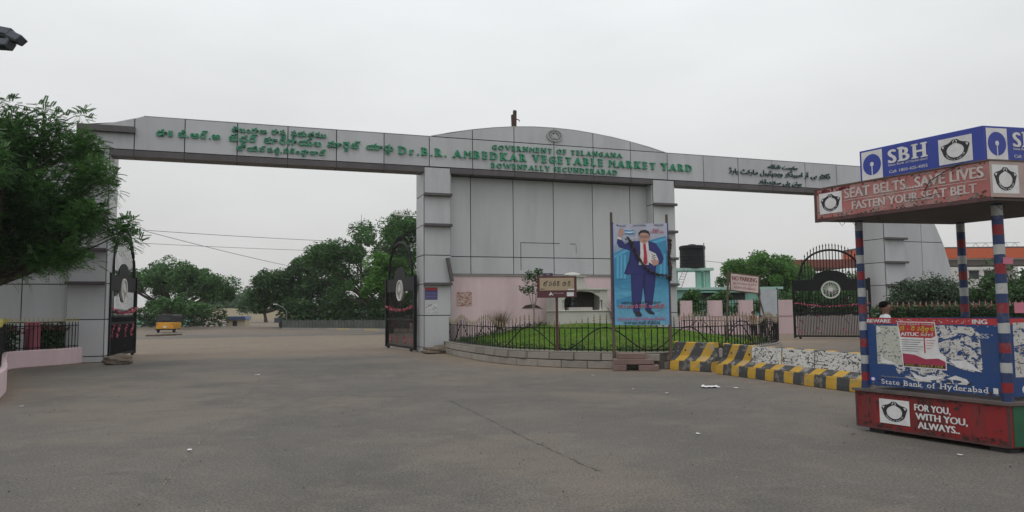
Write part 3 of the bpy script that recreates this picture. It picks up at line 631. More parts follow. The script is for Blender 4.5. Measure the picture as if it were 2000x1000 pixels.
# feathery tree over the left pillar
def frond_mesh(name, C, per, L_=.34, rng=RNG):
    Vs = []
    for (x, y, z, r, ox, oy) in C:
        for _ in range(per):
            d = rng.normal(size=3); d /= np.linalg.norm(d); p = np.array((x, y, z)) + d * r * rng.uniform(.2, 1) ** .5
            h = d * .5 + rng.normal(size=3) * np.array((.6, .6, .35)) + np.array((ox * .35, oy * .2, .05)); h /= np.linalg.norm(h); side = np.cross(h, (0, 0, 1)); side /= max(np.linalg.norm(side), 1e-6)
            Lf = L_ * rng.uniform(.7, 1.3); k = 7
            for i in range(k):
                t_ = (i + 1) / k; c = p + h * Lf * t_ + np.array((0, 0, -.2 * Lf * t_ * t_)); w = .085 * (1 - .5 * abs(t_ - .45)) * Lf / .34
                for s in (-1, 1):
                    tip = c + side * s * w + h * w * .45 + np.array((0, 0, -.25 * w)); o_ = h * .013 * Lf / .34 + np.array((0, 0, .004))
                    Vs += [c - o_, c * .5 + tip * .5 - o_ * 1.6, tip, c * .5 + tip * .5 + o_ * 1.6]
    V = np.array(Vs); return np_mesh(name, V, np.arange(len(V)).reshape(-1, 4))
b0 = Vector((-14.6, 19.6, 0)); t_ = thing('feathery_tree', 'big feathery-leaved tree covering the top of the left pillar', 'tree', b0)
ells = [(*rel(60, 285, 19.5, b0), 1.25, .9, .95), (*rel(0, 290, 19.5, b0), 1.3, 1, 1.2), (*rel(95, 380, 19.3, b0), 1.35, .9, 1.2), (*rel(150, 300, 19.5, b0), .62, .5, .62), (*rel(10, 440, 19.5, b0), 1.7, 1, 1.5), (*rel(120, 440, 19.2, b0), 1.05, .6, .75), (*rel(110, 500, 19.2, b0), .9, .5, .5),
        (*rel(-90, 350, 19.5, b0), 2.0, 1.5, 2.3), (*rel(50, 490, 19.4, b0), 1.3, .7, .7), (*rel(170, 430, 19.0, b0), .55, .4, .45), (*rel(190, 345, 19.3, b0), .35, .3, .35)]
ells += [(*rel(-160, 250, 18.0, b0), 1.8, 1.8, 1.6), (*rel(-150, 420, 17.5, b0), 1.8, 1.6, 1.4), (*rel(-60, 320, 17.0, b0), 1.0, 1.4, 1.0)]  # extra crown clumps outside the view, added to shade the left wall
CL = []
for e in ells:
    nn_ = int(8 + 44 * e[3] * e[5] ** .8)
    for _ in range(nn_):
        d = RNG.normal(size=3); d /= np.linalg.norm(d); f = RNG.uniform(.3, 1)
        CL.append((e[0] + d[0] * e[3] * f, e[1] + d[1] * e[4] * f, e[2] + d[2] * e[5] * f, .25, d[0], d[1]))
for (x, y) in ((232, 440), (250, 452), (262, 470), (225, 462), (240, 480), (215, 350), (160, 225), (85, 212), (20, 205), (45, 235), (120, 232), (205, 355), (245, 435), (238, 455), (228, 448), (222, 372), (250, 440)): CL.append((*rel(x, y, 19.1, b0), .2, .3, -.3))
young = [c for c in CL if (math.sin(c[0] * 2.1 + 1) + math.sin(c[2] * 2.6) + math.sin(c[1] * 2 + c[0]) + .5 * (c[2] > 4.6)) > .75]  # lighter clumps, favouring the top: a sunlit look put into the leaf colour
link('crown', frond_mesh('crown', [c for c in CL if c not in young], 30, .235), leaf_fore, t_); link('sunlit_leaves', frond_mesh('sunlit_leaves', young, 30, .235), mat('leaf_sunlit', (.08, .19, .045), .55, .3, .9, island=.4, trans=.3), t_)
mb = MB(); fork = (.1, 0, 2.2)
mb.tube([(0, 0, -.1), (.05, .02, 1.2), fork], [.24, .19, .17], 10)
for c in CL[::9]: mb.tube([fork, (fork[0] * .4 + c[0] * .6, c[1] * .5, fork[2] * .5 + c[2] * .5 + .1), c[:3]], [.07, .035, .008], 5)
for c in CL[-17:]: mb.tube([(c[0] - .55, c[1] + .15, c[2] - .12), (c[0] - .25, c[1] + .05, c[2] - .02), c[:3]], [.014, .01, .005], 5)
mb.build('trunk', bark, t_)
# ================================================================== MEDIAN GARDEN
mg = thing('garden_wall', 'low curved wall of pale stone blocks round the lawn in front of the gateway', 'garden wall', W(14, -5))
def seg_frames(P, step):
    L_ = [0]
    for a, b_ in zip(P[:-1], P[1:]): L_.append(L_[-1] + (b_ - a).length)
    out = []; n = int(L_[-1] / step)
    for k in range(n + 1):
        s = k * L_[-1] / n; i = max(0, min(len(P) - 2, next((j for j in range(len(L_) - 1) if L_[j + 1] >= s), len(P) - 2)))
        t_ = (s - L_[i]) / max(L_[i + 1] - L_[i], 1e-6); p = P[i].lerp(P[i + 1], t_); d = (P[i + 1] - P[i]).normalized(); out.append((p, d))
    return out
def strip(P, w0, w1, z0, z1, off=Vector((0, 0, 0))):
    """wall following path P, from w0 to w1 sideways (left of travel positive)"""
    mb = MB(); fr = [(P[i], ((P[min(i + 1, len(P) - 1)] - P[max(i - 1, 0)]).normalized())) for i in range(len(P))]; vs = []
    for p, d in fr:
        s = Vector((-d.y, d.x, 0))
        for w, z in ((w0, z0), (w1, z0), (w1, z1), (w0, z1)): q = p + s * w - off; vs.append((q.x, q.y, z))
    n = len(fr); fs = [(i * 4 + k, i * 4 + (k + 1) % 4, i * 4 + 4 + (k + 1) % 4, i * 4 + 4 + k) for i in range(n - 1) for k in range(4)] + [(3, 2, 1, 0), (n * 4 - 4, n * 4 - 3, n * 4 - 2, n * 4 - 1)]
    return mb.add(vs, fs)
WO = W(14, -5)
strip(WPX, .02, .28, 0, .405, WO).build('mortar_core', mortar, mg)
strip(WPX, -.0, .3, .405, .435, WO).build('coping', stone, mg)
rs = random.Random(3)
for c_, (z0, z1, off) in enumerate(((.0, .2, 0), (.21, .4, .5))):
    fr = seg_frames(WPX, .74)
    for k in range(len(fr) - 1):
        a, b_ = fr[k][0], fr[k + 1][0]
        if off: m_ = (b_ - a) * .5; a = a + m_; b_ = b_ + m_
        ln = (b_ - a).length; d = (b_ - a).normalized(); s = Vector((-d.y, d.x, 0)); j = rs.uniform(.0, .014)
        mb = MB(); P_ = []
        for x in (.012, ln - .012):
            for y in (-.012 - j, .2): P_.append((x, y))
        mb.box(.01, ln - .01, -.01 - j, .15, z0 + .006, z1 - .004 - rs.uniform(0, .006)); o = mb.build('stone_block', stone, mg, bev=.012); o.location = a - WO; o.rotation_euler = (0, rs.uniform(-.006, .006), math.atan2(d.y, d.x))
# lawn: a mound rising to the back wall
us = np.arange(11.0, 21.8, .2); vs2 = np.arange(-10, .62, .2); UU, VV = np.meshgrid(us, vs2)
poly = [(p.x, p.y) for p in WP] + [(21.2, .6), (11.3, .6)]
def inside(px_, py_):
    c = np.zeros(px_.shape, bool)
    for i in range(len(poly)):
        (x1, y1), (x2, y2) = poly[i], poly[i - 1]
        with np.errstate(divide='ignore', invalid='ignore'): c ^= ((y1 > py_) != (y2 > py_)) & (px_ < (x2 - x1) * (py_ - y1) / (y2 - y1 + 1e-12) + x1)
    return c
def lawn_z(u, v): d = dist_poly([(p.x, p.y) for p in WP], u, v); k = np.clip((d - .2) / 5.0, 0, 1); return .36 + .62 * (k * k * (3 - 2 * k)) ** .85
ZZ = lawn_z(UU.ravel(), VV.ravel()); WX = O.x + E1.x * UU.ravel() + E2.x * VV.ravel(); WY = O.y + E1.y * UU.ravel() + E2.y * VV.ravel()
nu = len(us); ii = (np.arange(len(vs2) - 1)[:, None] * nu + np.arange(nu - 1)[None, :]).ravel(); Fq = np.stack([ii, ii + 1, ii + 1 + nu, ii + nu], 1)
cu, cv = UU.ravel()[Fq].mean(1), VV.ravel()[Fq].mean(1); dd = dist_poly([(p.x, p.y) for p in WP], cu, cv); Fq = Fq[inside(cu, cv) & (dd > .12)]
lawn = link('lawn', np_mesh('lawn', np.stack([WX, WY, ZZ], 1), Fq), mat('lawn_soil', (.11, .20, .03), .95, .3, 2, fine=.2, bump=.5, dirt=(.16, .15, .06), dirt_amt=.6, dirt_scale=1.3), smooth=True); struct(lawn)
def blades(name, pts, h, w, m, rng=RNG, lean=.4):
    P = np.array(pts); n = len(P); d = rng.normal(size=(n, 3)); d[:, 2] = 0; d /= np.linalg.norm(d, axis=1)[:, None]; hh = h * rng.uniform(.5, 1.4, n)[:, None]
    tip = P + np.concatenate([rng.normal(size=(n, 2)) * hh * lean, hh], 1)
    V = np.stack([P - d * w, P + d * w, tip], 1).reshape(-1, 3); return link(name, np_mesh(name, V, np.arange(n * 3).reshape(-1, 3)), m)
u_ = RNG.uniform(11, 21.6, 150000); v_ = RNG.uniform(-10, .5, 150000); ok = inside(u_, v_) & (dist_poly([(p.x, p.y) for p in WP], u_, v_) > .3); u_, v_ = u_[ok], v_[ok]; z_ = lawn_z(u_, v_) - .01
g_ = blades('grass', np.stack([O.x + E1.x * u_ + E2.x * v_, O.y + E1.y * u_ + E2.y * v_, z_], 1), .055, .008, grassm); g_['kind'] = 'stuff'
# ground-cover plants along the fence foot
C = []; C2 = []
for p, d in seg_frames(WPX, .16):
    s = Vector((-d.y, d.x, 0)); q = p + s * RNG.uniform(.4, .8); 
    (C if RNG.random() < .62 else C2).append((q.x, q.y, .47, .13))
o = link('ground_cover', leaf_mesh('ground_cover', C, 46, .035, .5), leaf_dark); o['kind'] = 'stuff'; o = link('flowering_ground_cover', leaf_mesh('flowering_ground_cover', C2, 34, .03, .5), mat('leaf_yellow', (.16, .19, .03), .7, .3, 2, island=.4)); o['kind'] = 'stuff'
C = [(*W(u, RNG.uniform(.05, .3))[:2], lawn_z(np.array([u]), np.array([.2]))[0] + .06, .14) for u in np.arange(12.2, 20.8, .13)]
o = link('back_edging_plants', leaf_mesh('back_edging_plants', C, 40, .04), leaf_dark); o['kind'] = 'stuff'
fin_m = MB().lathe((0, 0, 0), [(.011, 0), (.011, .03), (.026, .05), (.011, .07), (.024, .10), (.016, .14), (.002, .2)], 6).box(-.04, .04, -.005, .005, .03, .042).mesh(); fin_m.materials.append(gold)
fin_b = fin_m.copy(); fin_b.materials.clear(); fin_b.materials.append(goldbright)
bar_m = MB().tube([(0, 0, 0), (0, 0, 1)], .0135, 5).mesh(); bar_m.materials.append(iron)
def fence(name, label, P, z0, step, hf, rails, wave, off, fin, w=.1, sc=1.0):
    o0 = off; f = thing(name, label, 'fence', o0); fr = seg_frames(P, step); wp = []; top = []; bot = []
    for k, (p, d) in enumerate(fr):
        s_ = Vector((-d.y, d.x, 0)); q = p + s_ * w - o0; q.z = z0; h = hf(k * step); b_ = link('bar', bar_m, None, f, loc=q); b_.scale = (1, 1, h); b_.rotation_euler = (random.gauss(0, .012), random.gauss(0, .012), 0)
        fo = link('finial', fin, None, f, loc=q + Vector((0, 0, h))); fo.scale = (sc,) * 3; fo.rotation_euler = (0, 0, math.atan2(d.y, d.x))
        if wave: wp.append(q + Vector((0, 0, wave(k * step))))
        bot.append(q + Vector((0, 0, rails[0]))); top.append(q + Vector((0, 0, rails[1])))
    MB().tube(bot, .014, 5).build('rail', iron, f); MB().tube(top, .014, 5).build('rail', iron, f)
    if wave:
        q = []
        for a, b_ in zip(wp[:-1], wp[1:]): q += [a, a.lerp(b_, .5)]
        MB().tube(q + [wp[-1]], .016, 5).build('wave_bar', iron, f)
    return f
PH = 1.86
fence('garden_fence', 'black iron fence with a wavy bar and gilt spearheads round the lawn', WPX[2:], .43, .17, lambda s: .70 + .11 * math.cos(2 * math.pi * (s - PH) / 2.37), (.06, .62), lambda s: .34 + .30 * math.cos(2 * math.pi * (s - PH) / 2.37), WO, fin_m)
# shrine against the pink wall
sh = thing('shrine', 'small white marble shrine with a dark arched niche behind the lawn', 'shrine', W(15.35, -.85, .6), FA)
MB().box(-.0, 2.3, 0, 1.0, 0, .86).build('plinth', marble, sh, bev=.02); MB().box(-.04, 2.34, -.04, 1.0, .86, .91).build('plinth_cap', marble, sh, bev=.01)
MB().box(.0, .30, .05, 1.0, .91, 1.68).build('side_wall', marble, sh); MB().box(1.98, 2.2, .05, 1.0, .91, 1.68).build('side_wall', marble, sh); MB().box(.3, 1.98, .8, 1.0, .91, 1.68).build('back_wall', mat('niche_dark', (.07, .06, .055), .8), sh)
arch = []
for k in range(25):
    a = math.pi * k / 24; sc_ = 1 + .06 * abs(math.sin(a * 4.5)); arch.append((1.14 + .72 * math.cos(a) * sc_, 1.3 + .32 * math.sin(a) * sc_))
MB().prism_xz([(.3, 1.68), (.3, 1.3)] + arch[::-1] + [(1.98, 1.3), (1.98, 1.68)], .05, .12).build('scalloped_arch', marble, sh)
for k in range(6):
    for q in (.42 + .05 * k, 1.86 - .05 * k): MB().prism_xz([(q - .02, 1.61 - k * .005), (q, 1.58), (q + .02, 1.61), (q, 1.64)], .04, .05).build('carving', mat('carving_grey', (.2, .19, .17), .8), sh)
MB().box(-.05, 2.28, -.02, 1.0, 1.68, 1.75).build('cornice', marble, sh, bev=.01)
for q in (.36, 1.92): MB().lathe((q, .12, .91), [(.06, 0), (.045, .05), (.035, .12), (.035, .32), (.05, .38), (.05, .4)], 10).build('column', marble, sh)
MB().prism_xz([(.5, 1.75), (1.5, 1.75), (1.35, 1.98), (1.28, 2.2), (.72, 2.2), (.65, 1.98)], .2, .9).build('roof_tower', marble, sh, bev=.02); MB().box(.66, 1.34, .14, .95, 2.2, 2.24).build('tower_cap', marble, sh)
MB().box(.6, 1.6, .15, .5, .91, 1.02).build('altar', mat('altar_stone', (.42, .4, .36), .7), sh); MB().lathe((.85, .45, 1.02), [(.12, 0), (.16, .1), (.1, .22), (.11, .3), (.09, .38), (.02, .44)], 12).build('idol', mat('dark_idol', (.03, .03, .035), .3), sh)
lb_ = MB().lathe((.0, 0, 0), [(.1, 0), (.16, .05), (.12, .12), (.03, .16)], 8); o = lb_.build('white_figure', white, loc=W(16.25, -.4, 2.84)); o.scale = (2.2, 1, .9); tag(o, 'small white reclining figure on top of the marble shrine', 'figurine').rotation_euler = (0, 0, FA)
# torn poster on the pink wall, hole under the small tree
tp = tag(MB().box(-.3, .3, -.006, -.001, -.27, .27).build('torn_poster', torn('torn_red_poster', (.5, .42, .38), (.28, .05, .03), .40, 5, .5), loc=W(12.13, .455, 1.98)), 'small torn red and white poster on the pink wall left of the sign', 'poster'); tp.rotation_euler = (0, 0, FA)
MB().prism_xz([(14.45, 1.6), (14.6, 1.72), (14.85, 1.76), (15.05, 1.74), (15.2, 1.65), (15.3, 1.58), (15.0, 1.62), (14.7, 1.6)], .4445, .4595).build('wall_hole', mat('wall_gap', (.06, .045, .04), 1), gw)
# small tree in the lawn
bt = W(14.25, -1.4, .75); st = thing('young_tree', 'slender young tree with a forked pale stem in the lawn, left of the way-in sign', 'tree', bt)
mb = MB(); mb.tube([(0, 0, 0), (.02, 0, .6), (0, 0, .95)], [.035, .03, .026], 7)
for q in ((-.2, .0, 1.6), (.12, .05, 1.5), (.2, -.05, 1.75), (-.05, .05, 1.9)): mb.tube([(0, 0, .8), (q[0] * .55, q[1], 1.15), q], [.02, .014, .008], 5)
mb.build('trunk', mat('pale_bark', (.22, .18, .15), .9, .2, 8), st)
C = [(RNG.normal() * .2, RNG.normal() * .18, RNG.uniform(1.45, 2.25), .13) for _ in range(26)] + [(RNG.uniform(-.42, -.1), RNG.normal() * .15, RNG.uniform(1.4, 1.6), .12) for _ in range(6)]
link('crown', leaf_mesh('crown', C, 26, .045, .5), leaf_dark, st)
def tuft(label, p, h, n, m=dry):
    t_ = blades('dry_tuft', [(p.x + RNG.normal() * .05, p.y + RNG.normal() * .05, p.z) for _ in range(n)], h, .008, m, lean=.45); tag(t_, label, 'plant')
tuft('round dry brown grass tuft before the pink wall, below the torn poster', W(13.1, -.9, .82), .62, 500); tuft('dry reddish shrub beside the right side of the white shrine', W(18.0, -.9, .9), .8, 600, mat('dry_red', (.15, .09, .07), .9, .3, 4, island=.4))

# ================================================================== WAY-IN SIGN
sg = thing('direction_sign', 'maroon and cream direction sign on one dark post in front of the garden wall', 'sign', (1.2, 19.45, 0))
MB().box(-.035, .035, -.03, .03, 0, 1.9).build('post', brown_board, sg, bev=.006)
bd = MB().box(-.53, .54, -.075, -.032, 1.865, 2.445).build('board', brown_board, sg, bev=.006); MB().box(-.46, .47, -.083, -.077, 2.06, 2.40).build('cream_panel', cream, bd)
MB().box(-.37, -.10, -.06, -.035, 2.45, 2.53).build('top_plate', mat('plate_blue', (.05, .03, .08), .5), sg); MB().box(-.27, -.19, -.064, -.061, 2.475, 2.51).build('plate_mark', gold, sg)
write('లోపలికి దారి', black_print, sg, -.36, .37, 2.18, .105, y=-.084, bold=.02, cap=.62, gap=.2)
P_ = MB().prism_xz([(-.44, 2.10), (-.40, 2.125), (-.40, 2.108), (-.33, 2.108), (-.33, 2.092), (-.40, 2.092), (-.40, 2.075)], -.0865, -.0845); P_.build('arrow', black_print, sg)
write('AXIS BANK', mat('sign_grey', (.35, .3, .3), .6), sg, -.1, .2, 1.965, .035, y=-.0755, words=True, bold=.01)
MB().prism_xz([(-.22, 1.93), (-.16, 2.02), (-.13, 1.97), (-.17, 1.93)], -.079, -.0755).prism_xz([(-.12, 1.93), (-.15, 1.96), (-.13, 1.975), (-.09, 1.93)], -.079, -.0755).build('bank_mark', white_print, sg)
MB().box(.27, .46, -.079, -.0755, 1.9, 2.01).build('sticker', white_print, sg); MB().box(.3, .47, -.0855, -.0835, 2.065, 2.1).build('sticker', white_print, sg)
# ================================================================== BANNER ON POLES
BA, BB = Vector((2.624, 18.4605, 0)), Vector((4.0127, 18.299, 0)); brz = face_dir(BA, BB); BWd = 1.37
bn = thing('banner', 'tall blue printed banner of a waving man in a suit, tied between two wooden poles', 'banner', BA, brz)
MB().tube([(-.03, .05, 0), (-.05, .05, 2), (-.04, .05, 4.05)], [.045, .04, .035], 7).build('pole', wood, bn); MB().tube([(BWd + .03, .05, 0), (BWd + .02, .05, 2), (BWd + .0, .05, 3.96)], [.045, .04, .035], 7).build('pole', wood, bn)
MB().box(-.02, .01, -.005, .03, 1.12, 3.78).box(BWd - .01, BWd + .02, -.005, .03, 1.12, 3.74).box(.01, BWd - .01, .0, .025, 3.70, 3.73).box(.01, BWd - .01, .0, .025, 1.14, 1.17).build('frame', blue_sign, bn)
def bxy(zx, zy):
    t_ = (692 - zy) / 590; l_ = 75 - 15 * t_; r_ = 385 - 27 * t_; return ((zx - l_) / (r_ - l_) * BWd, 1.12 + t_ * 2.63)
bm_ = bpy.data.materials.new('banner_print'); bm_.use_nodes = True; t = bm_.node_tree; L = t.links.new; b = t.nodes['Principled BSDF']; b.inputs['Roughness'].default_value = .45
co = N(t, 'ShaderNodeTexCoord'); s_ = N(t, 'ShaderNodeSeparateXYZ'); L(co.outputs['Object'], s_.inputs[0])
cr_ = N(t, 'ShaderNodeValToRGB'); mr_ = N(t, 'ShaderNodeMapRange'); mr_.inputs[1].default_value = 1.1; mr_.inputs[2].default_value = 3.8; L(s_.outputs[2], mr_.inputs[0]); L(mr_.outputs[0], cr_.inputs[0])
e = cr_.color_ramp.elements; e[0].position = 0; e[0].color = (.17, .42, .60, 1); e[1].position = .95; e[1].color = (.50, .52, .62, 1)
for p_, c_ in ((.3, (.10, .40, .60)), (.42, (.05, .28, .50)), (.62, (.07, .30, .50)), (.8, (.42, .47, .58))): k_ = e.new(p_); k_.color = (*c_, 1)
nn_ = N(t, 'ShaderNodeTexNoise'); nn_.inputs['Scale'].default_value = 3; L(co.outputs['Object'], nn_.inputs['Vector']); mm_ = N(t, 'ShaderNodeMix', data_type='RGBA', blend_type='MULTIPLY'); mm_.inputs[0].default_value = .35; L(cr_.outputs[0], mm_.inputs[6]); L(nn_.outputs[0], mm_.inputs[7]); L(mm_.outputs[2], b.inputs['Base Color'])
bq = N(t, 'ShaderNodeTexNoise'); bq.inputs['Scale'].default_value = 2.2; bq.inputs['Distortion'].default_value = 1.5; L(co.outputs['Object'], bq.inputs['Vector']); bv = N(t, 'ShaderNodeBump'); bv.inputs['Distance'].default_value = .06; bv.inputs['Strength'].default_value = .6; L(bq.outputs[0], bv.inputs['Height']); L(bv.outputs[0], b.inputs['Normal'])
cloth = MB(); nxx, nzz = 14, 24
for j in range(nzz + 1):
    for i in range(nxx + 1):
        x = BWd * i / nxx; z = 1.13 + 2.6 * j / nzz; cloth.v.append((x, -.008 + .003 * math.sin(7 * x + 3 * z), z))
for j in range(nzz):
    for i in range(nxx): q = j * (nxx + 1) + i; cloth.f.append((q, q + 1, q + nxx + 2, q + nxx + 1))
cloth.mi = [0] * len(cloth.f); sheet = cloth.build('printed_sheet', bm_, bn, smooth=True)
def pr(name, pts, m, lay, raw=False):
    P_ = pts if raw else [bxy(*q) for q in pts]; y = -.012 - .0012 * lay
    MB().add([(x, y, z) for x, z in P_], [tuple(range(len(P_)))]).build(name, m, sheet)
def oval(cx, cy, rx, ry, n=18): return [(cx + rx * math.cos(2 * math.pi * k / n), cy - ry * math.sin(2 * math.pi * k / n)) for k in range(n)]
pm = lambda n, c: mat('print_' + n, c, .5, .06, 4)
fleshp, suit, suitd, redp, shoe, bldg, bldg2 = pm('flesh', (.46, .27, .22)), pm('suit', (.022, .028, .15)), pm('suit_dark', (.012, .015, .08)), pm('tie', (.42, .03, .05)), pm('shoe', (.02, .02, .035)), pm('building', (.045, .24, .42)), pm('building_light', (.10, .38, .58))
pr('print_building', [(68, 275), (150, 235), (355, 180), (372, 400), (76, 430)], bldg, 1)
for x in (88, 108, 128, 330, 350): pr('print_column', [(x - 6, 285), (x + 6, 285), (x + 7, 420), (x - 5, 420)], bldg2, 2)
pr('print_roof', [(66, 290), (150, 245), (357, 190), (357, 205), (150, 262), (67, 305)], bldg2, 2)
pr('print_trousers', [(162, 395), (303, 395), (298, 470), (288, 560), (278, 612), (248, 610), (240, 520), (232, 470), (226, 540), (215, 620), (180, 618), (168, 520)], suitd, 3)
pr('print_trouser_leg', [(168, 400), (232, 400), (224, 540), (214, 612), (183, 612), (170, 520)], suit, 4)
pr('print_trouser_leg', [(246, 400), (300, 400), (293, 480), (284, 560), (277, 606), (250, 606), (246, 520)], suit, 4)
pr('print_shoe', [(180, 612), (216, 612), (228, 630), (224, 642), (195, 640)], shoe, 5); pr('print_shoe', [(248, 606), (278, 604), (300, 622), (298, 632), (268, 626)], shoe, 5)
pr('print_jacket', [(86, 190), (110, 198), (128, 222), (160, 208), (205, 206), (232, 216), (262, 208), (300, 222), (325, 260), (345, 310), (335, 340), (305, 350), (300, 400), (165, 395), (150, 402), (124, 394), (150, 320), (158, 262), (128, 252), (95, 240), (82, 215)], suit, 5)
pr('print_sleeve_fold', [(158, 262), (166, 258), (160, 330), (132, 392), (124, 394), (150, 320)], suitd, 6)
pr('print_shirt', [(212, 208), (232, 222), (256, 206), (262, 260), (262, 345), (205, 345), (215, 280)], white_print, 6)
pr('print_tie', [(229, 224), (243, 222), (252, 290), (256, 335), (244, 346), (232, 330), (234, 290)], redp, 7)
pr('print_cuff', [(84, 180), (106, 182), (108, 198), (88, 192)], white_print, 6); pr('print_hand', [(90, 150), (96, 138), (106, 134), (118, 140), (117, 160), (108, 184), (92, 182)], fleshp, 7)
for fx in (95, 102, 109, 116): pr('print_finger', [(fx - 3, 145), (fx - 2, 128 + abs(fx - 105) * .6), (fx + 2, 128 + abs(fx - 105) * .6), (fx + 3, 145)], fleshp, 8)
pr('print_flag', [(123, 140), (150, 144), (178, 142), (178, 166), (150, 168), (125, 162)], pm('flag', (.03, .22, .45)), 3); pr('print_flag_stripe', [(124, 150), (150, 152), (178, 150), (178, 156), (150, 160), (124, 156)], white_print, 4); pr('print_flagpole', [(177, 142), (180, 142), (181, 210), (178, 210)], pm('pole', (.3, .3, .32)), 4)
pr('print_neck', [(218, 205), (248, 205), (250, 216), (234, 226), (216, 212)], fleshp, 7); pr('print_face', oval(235, 187, 30, 34), fleshp, 8)
pr('print_hair', [(204, 182), (202, 160), (214, 146), (238, 142), (258, 150), (266, 168), (264, 184), (259, 168), (240, 160), (218, 160), (209, 170)], pm('hair', (.02, .018, .02)), 9)
for x in (222, 249):
    pr('print_glasses', oval(x, 182, 12, 8), black_print, 9); pr('print_lens', oval(x, 182, 9.5, 6), fleshp, 10); pr('print_eye', oval(x, 182, 3.5, 2), black_print, 11)
pr('print_mouth', [(226, 205), (246, 205), (243, 209), (229, 209)], pm('mouth', (.2, .06, .06)), 9); pr('print_nose', [(234, 184), (238, 184), (241, 198), (232, 198)], pm('nose', (.36, .2, .16)), 9)
pr('print_book', [(262, 262), (300, 282), (316, 318), (290, 348), (262, 330)], white_print, 8); pr('print_hand', [(272, 318), (300, 316), (320, 325), (314, 345), (288, 352)], fleshp, 9)
for k in range(3): pr('print_book_line', [(278, 285 + 10 * k), (298, 293 + 10 * k), (298, 297 + 10 * k), (278, 289 + 10 * k)], black_print, 9)
pr('print_plinth_shadow', [(80, 545), (170, 520), (168, 560), (84, 590)], bldg, 1)
def bw(text, x0, x1, zy, h, m, **k): a = bxy(x0, zy); c = bxy(x1, zy); return write(text, m, sheet, a[0], c[0], a[1], h, y=-.022, cap=.62, **k)
bw('శుభాకాంక్షలు బాబాసాహెబ్ జయంతి', 112, 332, 568, .055, black_print, bold=.02)
tw = pm('halo', (.65, .6, .66)); bw('డా॥ బాబాసాహెబ్ అంబేద్కర్', 96, 356, 592, .08, tw, bold=.06); a_ = write('డా॥ బాబాసాహెబ్ అంబేద్కర్', redp, sheet, bxy(97, 592)[0], bxy(355, 592)[0], bxy(97, 592)[1] + .004, .075, y=-.036, bold=.022, cap=.62)
bw('సమస్త ప్రజలకు జన్మదిన శుభాకాంక్షలు తెలుపుతూ', 90, 362, 662, .06, pm('pink_text', (.45, .10, .25)), bold=.04); bw('కూరగాయల మార్కెట్ బోయిన్‌పల్లి', 128, 332, 684, .06, black_print, bold=.03)
bw('Date:', 282, 318, 150, .05, redp, words=True, bold=.02); bw('13.01.16', 270, 340, 164, .055, redp, words=True, bold=.02)
for x0, x1 in ((80, 130), (172, 243), (285, 340)): bw('SAMATHA SENA' if x0 == 172 else 'WELFARE', x0 + (12 if x0 == 80 else 0), x1, 121, .035, pm('dark_text', (.08, .08, .15)), words=True, bold=.02)
pr('print_badge', oval(85, 113, 6, 5), pm('dark_text', (.08, .08, .15)), 3)
# dried garland hanging across the banner
r_ = random.Random(9); dg = MB(); path = [bxy(*q) for q in ((140, 185), (165, 225), (195, 285), (225, 335), (262, 380), (310, 402), (360, 408), (380, 430))]
P3 = [Vector((x, -.06, z)) for x, z in path]; dg.tube(P3, [.015, .032, .036, .028, .022, .018, .02, .015], 6)
P4 = [Vector((bxy(*q)[0] + .03, -.04, bxy(*q)[1])) for q in ((368, 200), (372, 240), (366, 300), (376, 360), (378, 440))]; dg.tube(P4, [.025, .04, .03, .045, .03], 6)
for P_ in (P3, P4):
    for k in range(150):
        i = r_.randrange(len(P_) - 1); c = P_[i].lerp(P_[i + 1], r_.random()) + Vector([r_.uniform(-.035, .035), r_.uniform(-.03, .0), r_.uniform(-.03, .03)])
        a, b2 = [Vector([r_.uniform(-1, 1) for _ in range(3)]) * .04 for _ in range(2)]; dg.add([c + a, c + b2, c - a], [(0, 1, 2)])
o = dg.build('dried_garland', mat('dried_brown', (.05, .035, .03), .95, .4, 15)); o.location = BA; o.rotation_euler = (0, 0, brz); tag(o, 'dried dark garland slung diagonally across the blue banner', 'garland')
# sandstone slabs weighing down the pole foot
sb = Vector((3.02, 18.12, 0)); 
def slab(x0, x1, y0, y1, z0, z1, rz, lb, step=False):
    o = MB().box(x0, x1, y0, y1, 0, z1 - z0).build('stone_slab', sandstone, loc=sb + Vector((0, 0, z0)), bev=.012); o.rotation_euler = (0, 0, brz + rz); tag(o, lb, 'stone slab')
slab(-.52, -.18, -.12, .3, 0, .155, .02, 'left foot stone under the pinkish slab pile below the banner'); slab(.12, .62, -.12, .3, 0, .14, -.02, 'right foot stone under the pinkish slab pile below the banner')
slab(-.5, .5, -.1, .3, .157, .29, .03, 'middle pinkish slab of the pile below the banner'); slab(-.4, .3, -.06, .3, .292, .43, -.02, 'top pinkish slab of the pile below the banner')
